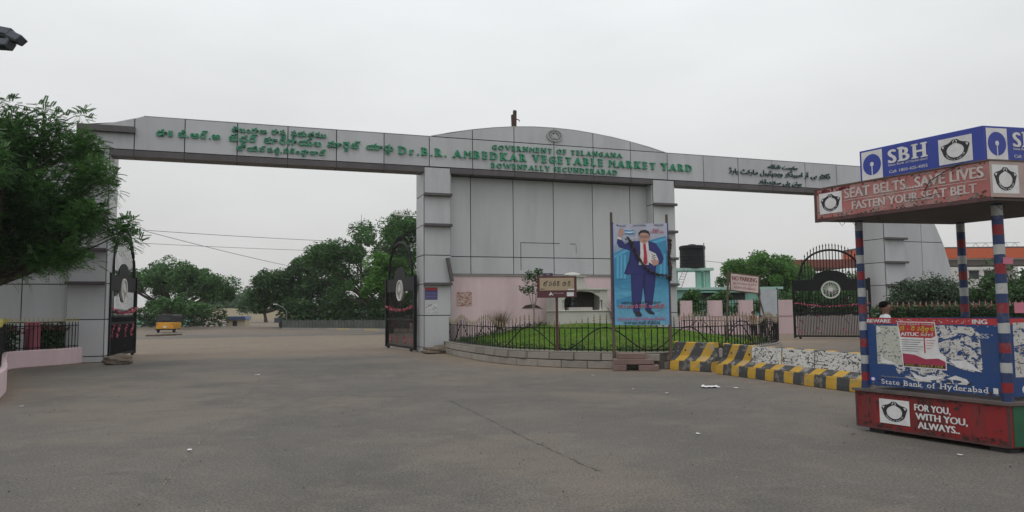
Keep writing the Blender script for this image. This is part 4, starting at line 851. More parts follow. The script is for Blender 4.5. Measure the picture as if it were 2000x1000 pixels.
# ================================================================== BARRIERS
YEL, BLK = (.48, .29, .03), (.05, .051, .053)
stripe = bands('hazard_stripes', 'x', [(0, YEL), (.46, BLK)], .58, (.22, .20, .17), .75, shear=0)
stripe_up = bands('hazard_stripes_sheared', 'x', [(0, YEL), (.46, BLK)], .58, (.30, .28, .26), .85, shear=-.55)
def barrier(label, a, b_, posters=None):
    a = Vector((*a, 0)); b_ = Vector((*b_, 0)); ln = (b_ - a).length; o = thing('road_barrier', label, 'barrier', a, face_dir(a, b_))
    # local x along, front face towards -y
    prof = [(0, 0), (0, .09), (.02, .24), (.17, .36), (.20, .70), (.36, .70), (.39, .36), (.54, .24), (.56, .09), (.56, 0)]
    def ext(pf, x0, x1):
        mb = MB(); n = len(pf); mb.add([(x0, y, z) for y, z in pf] + [(x1, y, z) for y, z in pf], [tuple(range(n - 1, -1, -1)), tuple(range(n, 2 * n))] + [(i, i + n, (i + 1) % n + n, (i + 1) % n) for i in range(n)]); return mb
    ext(prof[:3] + prof[-3:], .01, ln - .01).build('foot', stripe, o, bev=.012); ext(prof[2:8], .03, ln - .03).build('upper_wall', stripe_up, o, bev=.015)
    n = int(ln / .62)
    for k in range(n): x = .35 + k * (ln - .7) / max(1, n - 1); MB().tube([(x, .172, .5), (x, .20, .5)], .022, 10).build('lifting_hole', joint, o)
    if posters:
        for k, (x0, x1) in enumerate(posters):
            y_ = lambda z: .17 + .03 * (z - .36) / .34
            MB().add([(x0, y_(.345) - .012, .345), (x1, y_(.345) - .012, .345), (x1, y_(.69) - .012, .69), (x0, y_(.69) - .012, .69)], [(0, 1, 2, 3)]).build('pasted_poster', torn('pasted_paper', (.60, .59, .56), (.05, .05, .055), .37, 4.6, .54), o)
            for q in range(2): zz = .42 + .06 * q; MB().add([(x0 + .04, y_(zz) - .0135, zz), (x0 + .35 - .1 * q, y_(zz) - .0135, zz), (x0 + .35 - .1 * q, y_(zz + .01) - .0135, zz + .01), (x0 + .04, y_(zz + .01) - .0135, zz + .01)], [(0, 1, 2, 3)]).build('poster_line', black_print, o)
    return o
barrier('short yellow and black concrete barrier beside the banner pole', (3.95, 18.22), (4.80, 17.40))
barrier('long yellow and black concrete barrier plastered with torn posters beside the booth', (4.78, 17.02), (6.30, 12.7), [(1.1, 2.05), (2.08, 3.0), (3.02, 4.5)])
# ================================================================== NO PARKING SIGN AND WHITE BOARD
ns = thing('no_parking_sign', 'weathered pink NO PARKING board on tilted wooden sticks behind the fence', 'sign', (6.95, 23, 0))
q_ = lambda x, z, y=0: (x - 6.95, y, z)
MB().tube([q_(6.82, .35), q_(6.93, 2.72)], .035, 6).build('leg', wood, ns); MB().tube([q_(8.30, .3, .02), q_(7.86, 2.05, .02)], .03, 6).build('leg', wood, ns); MB().tube([q_(7.9, 2.0, .03), q_(7.95, 2.6, .03)], .03, 6).build('leg', wood, ns)
MB().prism_xz([(.0, 2.08), (.95, 1.97), (.97, 2.56), (.02, 2.68)], -.05, -.035).build('frame', wood, ns); bdn = MB().prism_xz([(.04, 2.12), (.91, 2.01), (.93, 2.52), (.06, 2.64)], -.06, -.052).build('board', mat('faded_pink_board', (.58, .46, .44), .7, .1, 3, dirt=(.35, .22, .18), dirt_amt=.5, dirt_scale=4), ns)
write('NO PARKING', mat('faded_maroon', (.17, .03, .035), .6), ns, .09, .88, 2.43, .14, y=-.061, slope=-.115, words=True, bold=.03)
write('ఇక్కడ వాహనములు నిలుపరాదు', mat('faded_maroon2', (.32, .17, .17), .6), ns, .1, .85, 2.31, .07, y=-.061, slope=-.115, cap=.62, bold=.02); write('జరిమానా విధించబడును', MATS['faded_maroon2'], ns, .14, .82, 2.17, .07, y=-.061, slope=-.115, cap=.62, bold=.02)
wbd = thing('white_board', 'blank greyish white board on a thin frame right of the NO PARKING sign', 'board', (8.27, 24, 0))
MB().prism_xz([(0, 1.3), (.56, 1.22), (.57, 2.14), (.03, 2.16)], -.02, 0).build('sheet', mat('faded_white', (.42, .44, .47), .5, .1, 2, dirt=(.3, .32, .36), dirt_amt=.5), wbd)
for x in (-.02, .58): MB().tube([(x, .02, 0), (x + .01, .02, 2.2)], .022, 6).build('leg', rust, wbd)
# ================================================================== TRAFFIC BOOTH
KO = Vector((4.32, 9.15, 0)); Ka = Vector((.4817, -.8763, 0)); Kb = Vector((.977, .211, 0)); Kn = Vector((-.8763, -.4817, 0)); Kr = Vector((.211, -.977, 0))
kb = thing('traffic_booth', 'traffic police booth on a red base with striped posts and a faded red roof sign', 'booth', KO)
def K(x, y, z): p = Ka * x + Kb * y; return (p.x, p.y, z)
def kp(mb, name, m, parent=kb, **k): return mb.build(name, m, parent, **k)
PX, PY = 1.78, 1.72
def face_f(x0, y0, z0=0):                      # front face print map: x along, D outwards
    def f(x, D, z): p = Ka * (x0 + x) + Kb * y0 + Kn * D; return (p.x, p.y, z0 + z)
    return f
def face_r(x0, y0, z0=0):                      # right-hand face
    def f(x, D, z): p = Ka * x0 + Kb * (y0 + x) + Kr * D; return (p.x, p.y, z0 + z)
    return f
def dot_ring(mp, cx, cz, rx, rz, D, n=28, r0=0): return MB().add([mp(cx + rx * math.cos(2 * math.pi * k / n), D, cz + rz * math.sin(2 * math.pi * k / n)) for k in range(n)], [tuple(range(n))])
def quad(mp, x0, x1, z0, z1, D): return MB().add([mp(x0, D, z0), mp(x1, D, z0), mp(x1, D, z1), mp(x0, D, z1)], [(0, 1, 2, 3)])
def police(mp, x0, x1, z0, z1, D, par):
    """traffic police crest on its white square"""
    kp(quad(mp, x0, x1, z0, z1, D), 'crest_square', white_print, par); cx, cz, rx, rz = (x0 + x1) / 2, (z0 + z1) / 2, (x1 - x0) / 2, (z1 - z0) / 2
    g = lambda a, b_: mp(cx + a * rx * .86, D + .0015, cz + b_ * rz * .86)
    out = [(0, .98), (.17, .96), (.30, .80), (.50, .66), (.78, .58), (.97, .46), (1.0, .28), (.92, .05), (.86, -.18), (.80, -.40), (.64, -.64), (.42, -.82), (.2, -.91), (0, -.94)]
    inn = [(0, .66), (.10, .60), (.22, .53), (.34, .46), (.45, .36), (.53, .25), (.58, .12), (.60, -.02), (.58, -.16), (.54, -.29), (.44, -.44), (.31, -.56), (.16, -.64), (0, -.66)]
    mb = MB()
    for s in (-1, 1):
        o_ = [g(s * a, b_) for a, b_ in out]; i_ = [g(s * a, b_) for a, b_ in inn]
        for k in range(len(out) - 1): mb.add([o_[k], o_[k + 1], i_[k + 1], i_[k]], [(0, 1, 2, 3)])
    kp(mb, 'crest', black_print, par)
    mb = MB()
    for s in (-1, 1): mb.add([mp(cx + s * rx * a, D + .003, cz + rz * b_) for a, b_ in ((.0, .84), (.12, .70), (.14, .48))], [(0, 1, 2)]); mb.add([mp(cx + s * rx * a, D + .003, cz + rz * b_) for a, b_ in ((.62, .42), (.8, .38), (.72, .2))], [(0, 1, 2)])
    txt = 'TRAFFIC POLICE'
    for k, ch in enumerate(txt):
        if ch == ' ': continue
        a = math.pi * (1.13 + .74 * k / 13); gl = glyph(ch, .03, False); c0, s0 = math.cos(a + math.pi / 2), math.sin(a + math.pi / 2)
        bx_, bz_ = .80 * math.cos(a) * .9, -.08 + .82 * math.sin(a); vs = []
        for vx, vy, vz, l in gl[0]: q, w = (vx - .3) * .15, vy * .15 - .0; vs.append(mp(cx + rx * .86 * (bx_ + q * c0 - w * s0), D + .003 + l * .0006, cz + rz * .86 * (bz_ + q * s0 + w * c0)))
        mb.add(vs, gl[1])
    mb.add([mp(cx + rx * a, D + .0015, cz + rz * b_) for a, b_ in ((-.02, -.3), (.02, -.3), (.03, .1), (-.03, .1))], [(0, 1, 2, 3)])
    kp(mb, 'crest_lettering', white_print, par)
# base
base = kp(MB(K).box(0, PX, 0, PY, .055, .5), 'base', red_base, bev=.01)
kp(MB(K).box(-.02, PX + .03, -.03, PY + .02, .498, .53), 'deck_edge', mat('worn_deck', (.10, .085, .08), .8, .3, 4, dirt=(.2, .12, .1), dirt_amt=.5))
kp(MB(K).box(PX + .001, PX + .006, .04, PY - .02, .07, .49), 'green_side', green_base)
kp(MB(K).box(-.004, .02, -.006, -.001, .06, .5).box(PX - .02, PX + .008, -.008, -.001, .06, .5).box(.02, PX - .02, -.007, -.001, .055, .075), 'base_edging', mat('edging_iron', (.08, .035, .035), .6, .3, 6))
for x in (.12, PX - .25):
    for y in (.05, PY - .2): kp(MB(K).box(x, x + .2, y, y + .12, 0, .055), 'foot', joint)
fb = face_f(0, 0); police(fb, .32, .70, .14, .43, .009, base)
for txt, x0, x1, z in (('FOR YOU,', .76, 1.18, .335), ('WITH YOU,', .77, 1.36, .235), ('ALWAYS..', .79, 1.27, .135)): write(txt, white_print, base, x0, x1, z, .075, mp=lambda x, D, zz: fb(x, D + .009, zz), words=True, bold=.05)
# posts with painted bands
RW, BL2, WHT = (.23, .014, .02), (.018, .038, .115), (.40, .41, .40)
post_paint = bands('post_bands', 'z', [(0, BL2), (.25, RW), (.5, BL2), (.74, WHT)], .42, (.12, .12, .14), .5, rough=.5)
for k, (x, y, r) in enumerate(((.07, .08, .046), (PX - .08, .10, .055), (.10, PY - .14, .05), (PX - .06, PY - .12, .05))):
    mb = MB().tube([(0, 0, 0), (0, 0, 2.125)], r, 14); o = kp(mb, 'post', post_paint); p = K(x, y, .53); o.location = p
# side panels
def panel_f(f, x0, x1, z0, z1, nm='side_panel'):
    mb = MB().add([f(x0, 0, z0), f(x1, 0, z0), f(x1, 0, z1), f(x0, 0, z1), f(x0, -.02, z0), f(x1, -.02, z0), f(x1, -.02, z1), f(x0, -.02, z1)], [(0, 1, 2, 3), (7, 6, 5, 4), (0, 4, 5, 1), (2, 6, 7, 3), (1, 5, 6, 2), (0, 3, 7, 4)])
    return kp(mb, nm, blue_panel)
fp_ = face_f(0, .085); pn = panel_f(fp_, .11, 1.66, .575, 1.335); kp(quad(fp_, .11, 1.66, 1.335, 1.405, .0), 'red_strip', red_print, pn)
kp(MB(K).box(.1, 1.67, .087, .11, 1.33, 1.406), 'panel_rail', joint)
FP = lambda D: (lambda x, d, z: fp_(x, d + D, z))
write('BEWARE', white_print, pn, .12, .44, 1.348, .042, mp=FP(.002), words=True, bold=.05); write('OF DRINK AND DRIV', torn('torn_letters', (.55, .5, .5), (.3, .05, .05), .55, 14, .6), pn, .5, 1.37, 1.348, .042, mp=FP(.002), words=True, bold=.04); write('ING', white_print, pn, 1.39, 1.55, 1.345, .05, mp=FP(.002), words=True, bold=.05)
paper = torn('torn_paper', (.55, .54, .52), (.10, .09, .10), .465, 9, .57); paper2 = torn('torn_paper_coarse', (.55, .54, .52), (.13, .12, .13), .5, 9, .62)
kp(quad(fp_, .24, .56, .84, 1.31, .003), 'torn_paper', torn('torn_green_paper', (.48, .49, .43), (.1, .1, .09), .38, 11, .58), pn)
kp(MB().add([fp_(x, .004, z) for x, z in ((.98, 1.33), (1.38, 1.31), (1.46, 1.24), (1.47, 1.0), (1.48, .80), (1.25, .84), (1.09, .90), (1.0, 1.1))], [tuple(range(8))]), 'torn_paper', paper, pn)
kp(MB().add([fp_(x, .004, z) for x, z in ((.46, .84), (1.0, .84), (1.1, .76), (1.34, .73), (1.3, .67), (.7, .665), (.5, .74))], [tuple(range(7))]), 'torn_paper', paper2, pn)
for k, sh_ in enumerate(([(1.3, .94), (1.47, .82), (1.2, .86), (1.12, .93)], [(.68, .74), (.82, .72), (.9, .75), (1.05, .735), (.96, .70), (.78, .668), (.72, .69)], [(1.08, .72), (1.18, .765), (1.3, .73), (1.33, .69), (1.2, .715)], [(.25, 1.3), (.30, 1.29), (.3, 1.24), (.26, 1.22)], [(.29, .85), (.29, .98), (.33, .9), (.45, .87), (.5, .85)])):
    kp(MB().add([fp_(x, .0055, z) for x, z in sh_], [tuple(range(len(sh_)))]), 'paper_scrap', white_print, pn)
po = kp(MB().add([fp_(x, .008, z) for x, z in ((.52, 1.365), (.98, 1.36), (1.0, 1.2), (1.02, 1.02), (1.09, .96), (1.09, .815), (.57, .825))], [tuple(range(7))]), 'red_poster', white_print, pn)
kp(MB().add([fp_(x, .0092, z) for x, z in ((.53, 1.355), (.97, 1.35), (.98, 1.2), (.93, 1.175), (.56, 1.18))], [tuple(range(5))]), 'poster_print', red_print, pn)
kp(MB().add([fp_(x, .0092, z) for x, z in ((.575, .985), (.72, .975), (.85, .93), (1.0, .945), (1.08, .91), (1.08, .83), (.58, .835))], [tuple(range(7))]), 'poster_print', mat('print_magenta', (.33, .03, .07), .5), pn); kp(quad(fp_, .585, 1.075, .835, .865, .0102), 'poster_print', black_print, pn); kp(quad(fp_, .84, .855, 1.0, 1.18, .0102), 'poster_print', red_print, pn)
yel = mat('print_yellow', (.55, .42, .05), .5)
write('ప్రపంచ కార్మికులారా ఏకంకండి', white_print, pn, .54, .96, 1.325, .018, mp=FP(.0105), bold=.02, cap=.62); write('మే - డే వర్ధిల్లాలి', yel, pn, .55, .97, 1.258, .042, mp=FP(.0105), bold=.05, cap=.62); write('AITUC', white_print, pn, .56, .79, 1.195, .042, mp=FP(.0105), words=True, bold=.06); write('జిందాబాద్', white_print, pn, .81, .96, 1.198, .03, mp=FP(.0105), bold=.03, cap=.62)
for k in range(6): kp(quad(fp_, .57, .83 - .03 * (k % 3), 1.145 - k * .026, 1.15 - k * .026, .0102), 'poster_line', black_print, pn)
for k in range(4): kp(quad(fp_, .87, .98 - .02 * k, 1.145 - k * .03, 1.15 - k * .03, .0102), 'poster_line', redp, pn)
write('AITUC - హైదరాబాద్ కమిటీ', yel, pn, .6, 1.05, .842, .017, mp=FP(.0112), bold=.02, cap=.62)
write('NOW', white_print, pn, .79, .98, .775, .05, mp=FP(.0072), words=True, bold=.03); write('SS', mat('print_pale', (.35, .38, .45), .6), pn, 1.46, 1.56, 1.19, .05, mp=FP(.002), words=True, bold=.04)
write('State Bank of Hyderabad', white_print, pn, .28, 1.52, .60, .06, mp=FP(.002), bold=.015, serif=True, gap=.05); write('WORLD CLASS BANK WITH A HUMAN TOUCH', mat('print_pale', (.35, .38, .45), .6), pn, .28, .68, .685, .014, mp=FP(.002), words=True, bold=.01)
kp(quad(fp_, .12, .215, .62, .68, .002), 'bank_box', blue_sign, pn); kp(dot_ring(fp_, .17, .65, .025, .02, .0035), 'bank_mark', white_print, pn)
kp(quad(fp_, 1.57, 1.62, .6, .66, .003), 'sticker', white_print, pn)
fr_ = face_r(PX - .08, .16); pr_ = panel_f(fr_, .0, 1.3, .575, 1.335); kp(quad(fr_, .0, 1.3, 1.335, 1.405, 0), 'red_strip', red_print, pr_); kp(quad(fr_, .05, 1.25, .78, 1.36, .003), 'torn_paper', torn('torn_paper_dense', (.50, .49, .47), (.12, .11, .12), .40, 6, .56), pr_)
kp(dot_ring(fr_, .16, .65, .035, .04, .002), 'bank_mark', white_print, pr_)
fl_ = face_r(.09, .12); panel_f(lambda x, D, z: fl_(x, -D, z), .0, 1.4, .575, 1.4)
fk_ = face_f(0, PY - .1); panel_f(lambda x, D, z: fk_(x, -D, z), .15, 1.65, .575, 1.4)
# roof with lettered fascia
RO = Vector((3.915, 9.177, 0)) - KO; Ra = Vector((.5015, -.8652, 0)); Rn = Vector((-.8652, -.5015, 0)); RL, RD, ZB, ZT = 2.095, 2.08, 2.65, 3.05
def KR(x, y, z): p = RO + Ra * x + Kb * y; return (p.x, p.y, z)
roof = kp(MB(KR).box(0, RL, 0, RD, ZB + .02, ZT), 'roof', fascia_red, bev=.006)
kp(MB(KR).box(.02, RL - .02, .02, RD - .02, ZB - .012, ZB + .018), 'ceiling', under); kp(MB(KR).box(-.01, RL + .01, -.012, RD, ZT - .0, ZT + .015), 'roof_flashing', mat('rust_flash', (.12, .09, .08), .8, .4, 5))
kp(MB(KR).box(-.004, .03, -.006, .03, ZB, ZT).box(-.004, RL + .004, -.006, .03, ZB - .02, ZB + .02), 'roof_edging', MATS['edging_iron'])
rf = lambda x, D, z: tuple(RO + Ra * x + Rn * (D + .003) + Vector((0, 0, z))); rr = lambda x, D, z: tuple(RO + Ra * RL + Kb * x + Kr * (D + .003) + Vector((0, 0, z)))
police(rf, .07, .39, ZB + .075, ZT - .06, .0015, roof); dirtyw = mat('dirty_white', (.52, .46, .44), .6, .12, 6, dirt=(.40, .25, .23), dirt_amt=.7, dirt_scale=7)
write('SEAT BELTS...SAVE LIVES', dirtyw, roof, .425, 2.045, ZB + .235, .115, mp=rf, words=True, bold=.045, cap=.68); kp(quad(rf, .42, 2.06, ZB + .208, ZB + .214, .0015), 'rule', dirtyw, roof)
write('FASTEN YOUR SEAT BELT', dirtyw, roof, .52, 1.97, ZB + .085, .095, mp=rf, words=True, bold=.045, cap=.68)
police(rr, .03, .36, ZB + .06, ZT - .04, .0015, roof); kp(quad(rr, 0, RD, ZB + .02, ZT - .002, .0005), 'fascia_side', mat('worn_fascia', (.40, .31, .28), .6, .2, 3, dirt=(.3, .18, .15), dirt_amt=.6), roof)
# bank sign box on the roof
SX0, SX1, SY0, SD, Z0, Z1 = .46, 1.905, .2, 1.4, 3.066, 3.475
box = kp(MB(KR).box(SX0, SX1, SY0, SY0 + SD, Z0, Z1), 'bank_sign', blue_sign, bev=.006)
sf = lambda x, D, z: tuple(RO + Ra * (SX0 + x) + Kb * SY0 + Rn * (D + .003) + Vector((0, 0, z + Z0))); sr = lambda x, D, z: tuple(RO + Ra * SX1 + Kb * (SY0 + x) + Kr * (D + .003) + Vector((0, 0, z + Z0)))
def bank(mp, x1):
    kp(quad(mp, .03, .30, .02, .385, .001), 'logo_square', white_print, box); kp(dot_ring(mp, .165, .215, .118, .13, .002), 'logo_disc', blue_sign, box); kp(dot_ring(mp, .165, .22, .024, .028, .0032), 'logo_keyhole', white_print, box); kp(quad(mp, .159, .171, .085, .21, .0032), 'logo_stem', white_print, box)
    write('SBH', white_print, box, .37, .84, .19, .16, mp=mp, serif=True, bold=.045, gap=.08); write('State Bank of Hyderabad', white_print, box, .37, .84, .155, .026, mp=mp, words=True, bold=.012); write('Call: 1800-425-4055', white_print, box, .38, .84, .07, .034, mp=mp, words=True, bold=.012)
bank(sf, 1.45); bank(sr, 1.4); police(sf, .97, 1.33, .055, .345, .001, box)
o = kp(MB().tube([rf(1.42, .01, ZT - .22), rf(1.5, .03, ZT - .12), rf(1.72, .02, ZT - .02), rf(1.85, 0, ZT + .03)], .006, 5), 'loose_wire', joint)
kp(MB().tube([rf(1.2, .01, ZT - .28), rf(1.35, .02, ZT - .3), rf(1.6, .02, ZT - .27)], .004, 5), 'loose_wire', joint)
for k, (x, y) in enumerate(((.22, .1), (.3, .2), (.55, .3), (.62, .25), (1.9, .3))): kp(MB().tube([KR(x, y, ZB), KR(x + .03, y, ZB - .05), KR(x + .06, y, ZB - .09), KR(x + .1, y, ZB - .05)], .003, 4), 'loose_wire', joint)
# chipped paint, rust and drips on the booth
chip_r = random.Random(21)
def chips(f, x0, x1, z0, z1, n, m, par, smin=.006, smax=.022, edge=True, tall=1.0, D=.0012):
    mb = MB()
    for _ in range(n):
        x = chip_r.uniform(x0, x1); z = chip_r.uniform(z0, z1)
        if edge and chip_r.random() < .75: z = z0 + abs(chip_r.gauss(0, .03)) if chip_r.random() < .6 else z1 - abs(chip_r.gauss(0, .02))
        z = min(max(z, z0), z1); s_ = chip_r.uniform(smin, smax); k = chip_r.randint(5, 8)
        mb.add([f(min(max(x + s_ * chip_r.uniform(.5, 1.2) * math.cos(2 * math.pi * q / k), x0), x1), D, min(max(z + tall * s_ * chip_r.uniform(.4, 1.0) * math.sin(2 * math.pi * q / k), z0), z1)) for q in range(k)], [tuple(range(k))])
    o = kp(mb, 'paint_chips', m, par); o['kind'] = 'stuff'
rustc = mat('chip_rust', (.10, .045, .03), .9, .4, 20); greyc = mat('chip_grey', (.22, .20, .19), .9, .3, 20); darkc = mat('chip_dark', (.05, .03, .03), .9, .3, 20)
chips(fb, .02, PX - .03, .08, .49, 130, darkc, base, .005, .03, D=.0085); chips(fb, .02, PX - .03, .08, .49, 60, rustc, base, .004, .018, D=.0088); chips(fb, .02, PX - .03, .08, .49, 26, darkc, base, .004, .008, False, 9, D=.0082)
chips(fp_, .12, 1.65, .58, 1.33, 90, greyc, pn, .004, .016, D=.0016); chips(fp_, .12, 1.65, .58, .7, 40, darkc, pn, .006, .03, D=.0018); chips(fp_, .12, 1.65, 1.335, 1.403, 40, darkc, pn, .004, .012, D=.0012)
chips(rf, .03, RL - .03, ZB + .02, ZT - .01, 150, greyc, roof, .004, .024, D=-.0015); chips(rf, .03, RL - .03, ZB + .02, ZT - .01, 110, rustc, roof, .004, .02, D=-.0012); chips(rf, .03, .5, ZT - .08, ZT - .01, 40, mat('scrape_red', (.16, .02, .03), .8), roof, .01, .03, False, D=-.001); chips(rf, .03, RL - .03, ZT - .2, ZT - .02, 26, greyc, roof, .004, .008, False, 9, D=-.0008)
chips(rr, .03, RD - .03, ZB + .02, ZT - .01, 100, rustc, roof, .004, .025, D=-.001)
# ================================================================== PEOPLE
def skinned(name, V, Ed, Rr, m, parent, sub=1):
    me = bpy.data.meshes.new(name); me.from_pydata(V, Ed, []); o = bpy.data.objects.new(name, me); COL.objects.link(o)
    s = o.modifiers.new('s', 'SKIN'); s.use_smooth_shade = True
    for i, v in enumerate(me.skin_vertices[0].data): v.radius = Rr[i] if isinstance(Rr[i], tuple) else (Rr[i], Rr[i]); v.use_root = i == 0
    q = o.modifiers.new('u', 'SUBSURF'); q.levels = sub; q.render_levels = sub
    bpy.context.view_layer.update(); dg_ = bpy.context.evaluated_depsgraph_get(); nm = bpy.data.meshes.new_from_object(o.evaluated_get(dg_)); bpy.data.objects.remove(o)
    for p in nm.polygons: p.use_smooth = True
    r_ = link(name, nm, m, parent); return r_
def person(label, loc, rz, h, shirt, pants, armpose=0, group=None):
    """local frame: facing -y, feet at z=0, drawn for 1.7 m then scaled"""
    p = thing('person', label, 'person', loc, rz, group); k = h / 1.7; V = []; Ed = []; Rr = []
    def add(v, r, par=None): V.append(tuple(c * k for c in v)); Rr.append(tuple(c * k for c in r) if isinstance(r, tuple) else r * k); (Ed.append((par, len(V) - 1)) if par is not None else None); return len(V) - 1
    pel = add((0, 0, .93), (.14, .1)); wa = add((0, 0, 1.08), (.12, .09), pel); ch = add((0, .01, 1.28), (.15, .1), wa); nk0 = add((0, .01, 1.42), (.09, .07), ch); nk = add((0, .005, 1.465), .047, nk0); hd = add((0, -.012, 1.55), (.07, .088), nk); hm_ = add((0, -.008, 1.60), (.078, .098), hd); ht = add((0, 0, 1.65), (.068, .082), hm_)
    hands = []
    for s in (-1, 1):
        hp = add((s * .09, 0, .88), .085, pel); kn = add((s * .1, -.01, .48), .055, hp); an = add((s * .1, .01, .09), .036, kn); add((s * .11, -.13, .035), (.035, .03), an)
        sh_ = add((s * .19, .01, 1.38), .055, nk0); el_ = add((s * .235, .03, 1.12), .04, sh_); w_ = ((s * .22, -.06, .87) if not armpose else (s * .12, -.2, 1.0)); wr = add(w_, .025, el_)
        d = Vector(w_) - Vector((s * .235, .03, 1.12)); d.normalize(); pm_ = add(tuple(Vector(w_) + d * .06), (.034, .018), wr)
        side = Vector((0, 1, 0)).cross(d).normalized()
        for q, (o_, l_) in enumerate(((-.026, .055), (-.009, .068), (.009, .064), (.026, .048))):
            a = Vector(w_) + d * .1 + side * o_ * 1.1; f1 = add(tuple(a), .0085, pm_); add(tuple(a + d * l_ + Vector((0, -.02, 0))), .007, f1)
        th = add(tuple(Vector(w_) + d * .05 + Vector((0, -.035, 0))), .01, pm_); add(tuple(Vector(w_) + d * .085 + Vector((0, -.05, 0))), .008, th)
    skinned('body', V, Ed, Rr, skin, p)
    def cl(name, P, m):
        V2 = [tuple(c * k for c in q[0]) for q in P]; skinned(name, V2, [(q[2], i) for i, q in enumerate(P) if q[2] is not None], [tuple(c * k for c in q[1]) if isinstance(q[1], tuple) else q[1] * k for q in P], m, p)
    P = [((0, 0, .9), (.165, .125), None), ((0, 0, 1.08), (.15, .115), 0), ((0, .01, 1.28), (.175, .125), 1), ((0, .01, 1.42), (.1, .085), 2)]
    for s in (-1, 1): n = len(P); P += [((s * .19, .01, 1.38), .075, 3), ((s * .235, .03, 1.13), .062, n), ((s * .235, .0, 1.03) if not armpose else (s * .2, -.04, 1.08), .056, n + 1)]
    cl('shirt', P, shirt)
    P = [((0, 0, .95), (.155, .115), None)]
    for s in (-1, 1): n = len(P); P += [((s * .09, 0, .85), .1, 0), ((s * .1, -.005, .48), .075, n), ((s * .1, .01, .1), .062, n + 1)]
    cl('trousers', P, pants)
    import bmesh
    bm = bmesh.new(); bmesh.ops.create_icosphere(bm, subdivisions=3, radius=1)
    for v in bm.verts:
        c = v.co; r_ = 1 + .05 * math.sin(17 * c.x + 11 * c.z) + .04 * math.sin(23 * c.y)
        v.co = Vector((c.x * .084 * r_, c.y * .102 * r_ + .014, c.z * .074 * r_ + 1.643)) * k
    bmesh.ops.delete(bm, geom=[v for v in bm.verts if (v.co.z < 1.645 * k and v.co.y < -.03 * k) or v.co.z < 1.585 * k], context='VERTS')
    me = bpy.data.meshes.new('hair'); bm.to_mesh(me); bm.free(); link('hair', me, hair, p, smooth=True)
    f = MB(lambda x, y, z: (x * k, y * k, z * k)); f.tube([(0, -.085, 1.59), (0, -.112, 1.555), (0, -.09, 1.545)], [.012, .017, .012], 6); f.build('nose', skin, p, smooth=True)
    for s in (-1, 1):
        MB(lambda x, y, z: (x * k, y * k, z * k)).lathe((s * .03, -.088, 1.588), [(.002, -.007), (.011, 0), (.002, .007)], 8).build('eye', black_print, p)
        MB(lambda x, y, z: (x * k, y * k, z * k)).prism_xy([(s * .072, -.0), (s * .09, .012), (s * .085, .028), (s * .072, .022)], 1.545, 1.60).build('ear', skin, p)
        MB(lambda x, y, z: (x * k, y * k, z * k)).box(s * .1 - .045, s * .1 + .045, -.17, .06, 0, .055).build('shoe', black_print, p, bev=.012)
    MB(lambda x, y, z: (x * k, y * k, z * k)).box(-.025, .025, -.094, -.086, 1.527, 1.533).build('mouth', mat('lips', (.09, .03, .03), .5), p)
    return p
denim = mat('dark_trousers', (.03, .032, .045), .85, .2, 6); wshirt = mat('white_shirt', (.5, .52, .55), .8, .08, 6); plaid = mat('rust_red_shirt', (.17, .045, .03), .85, .35, 12, dirt=(.32, .16, .05), dirt_amt=.7, dirt_scale=14); navy = mat('navy_shirt', (.03, .035, .06), .85, .2, 8)
person('young dark-haired man in a white shirt looking right behind the booth panel', GZ(1729, 13.2), R(72), 1.63, wshirt, denim)
person('man in a rust-red shirt and dark trousers standing behind the garden fence', GZ(1470, 34), R(12), 1.36, plaid, denim, 1); person('man in dark navy clothes standing just right of the man in red', GZ(1489, 34.6), R(-25), 1.36, navy, denim)
# ================================================================== LEFT PLANTER
LO = Vector((-14.5, 20, 0)); pw = thing('planter_wall', 'low curved pink plaster wall below the railing at far left', 'wall', LO); strip(LEFTP, -.12, .12, 0, .5, LO).build('wall', pinkwall, pw, bev=.02)
fence('railing', 'black iron railing with yellow spearheads above the pink wall at far left', LEFTP, .5, .14, lambda s: .80, (.06, .7), None, LO, fin_b, 0, .8)
o = MB().lathe((0, 0, 0), [(.2, 0), (.2, 1.0), (.18, 1.02)], 20).build('pink_drum', mat('pink_drum_paint', (.34, .09, .13), .6, .1, 3), loc=GZ(66, 21.75)); o.location.z = .3; tag(o, 'upright pink painted drum among the railing bars at far left', 'drum')
C = [(LO.x + RNG.uniform(-1.4, 1.3), LO.y + RNG.uniform(-2.5, 3), RNG.uniform(.4, 1.15), .28) for _ in range(90)]
C = []
for p, d in seg_frames(LEFTP, .25): s_ = Vector((-d.y, d.x, 0)); C += [(*(p + s_ * w)[:2], z, .22) for w in (-.5, -.8) for z in (.4, .75, 1.05)]
dq = GZ(66, 21.75); C = [c for c in C if abs((c[0] / c[1]) - (dq.x / dq.y)) > .022 or c[1] > 22.3]
h_ = tag(link('hedge', leaf_mesh('hedge', C, 110, .055), leaf_dark), 'dark clipped hedge behind the railing at far left', 'hedge')
C = [(*(p + Vector((-d.y, d.x, 0)) * -.3)[:2], 1.12 + RNG.uniform(-.05, .1), .12) for p, d in seg_frames(LEFTP, .3)]
tag(link('red_shrub', leaf_mesh('red_shrub', C, 30, .05), leaf_red), 'thin reddish shoots above the hedge at far left', 'shrub')
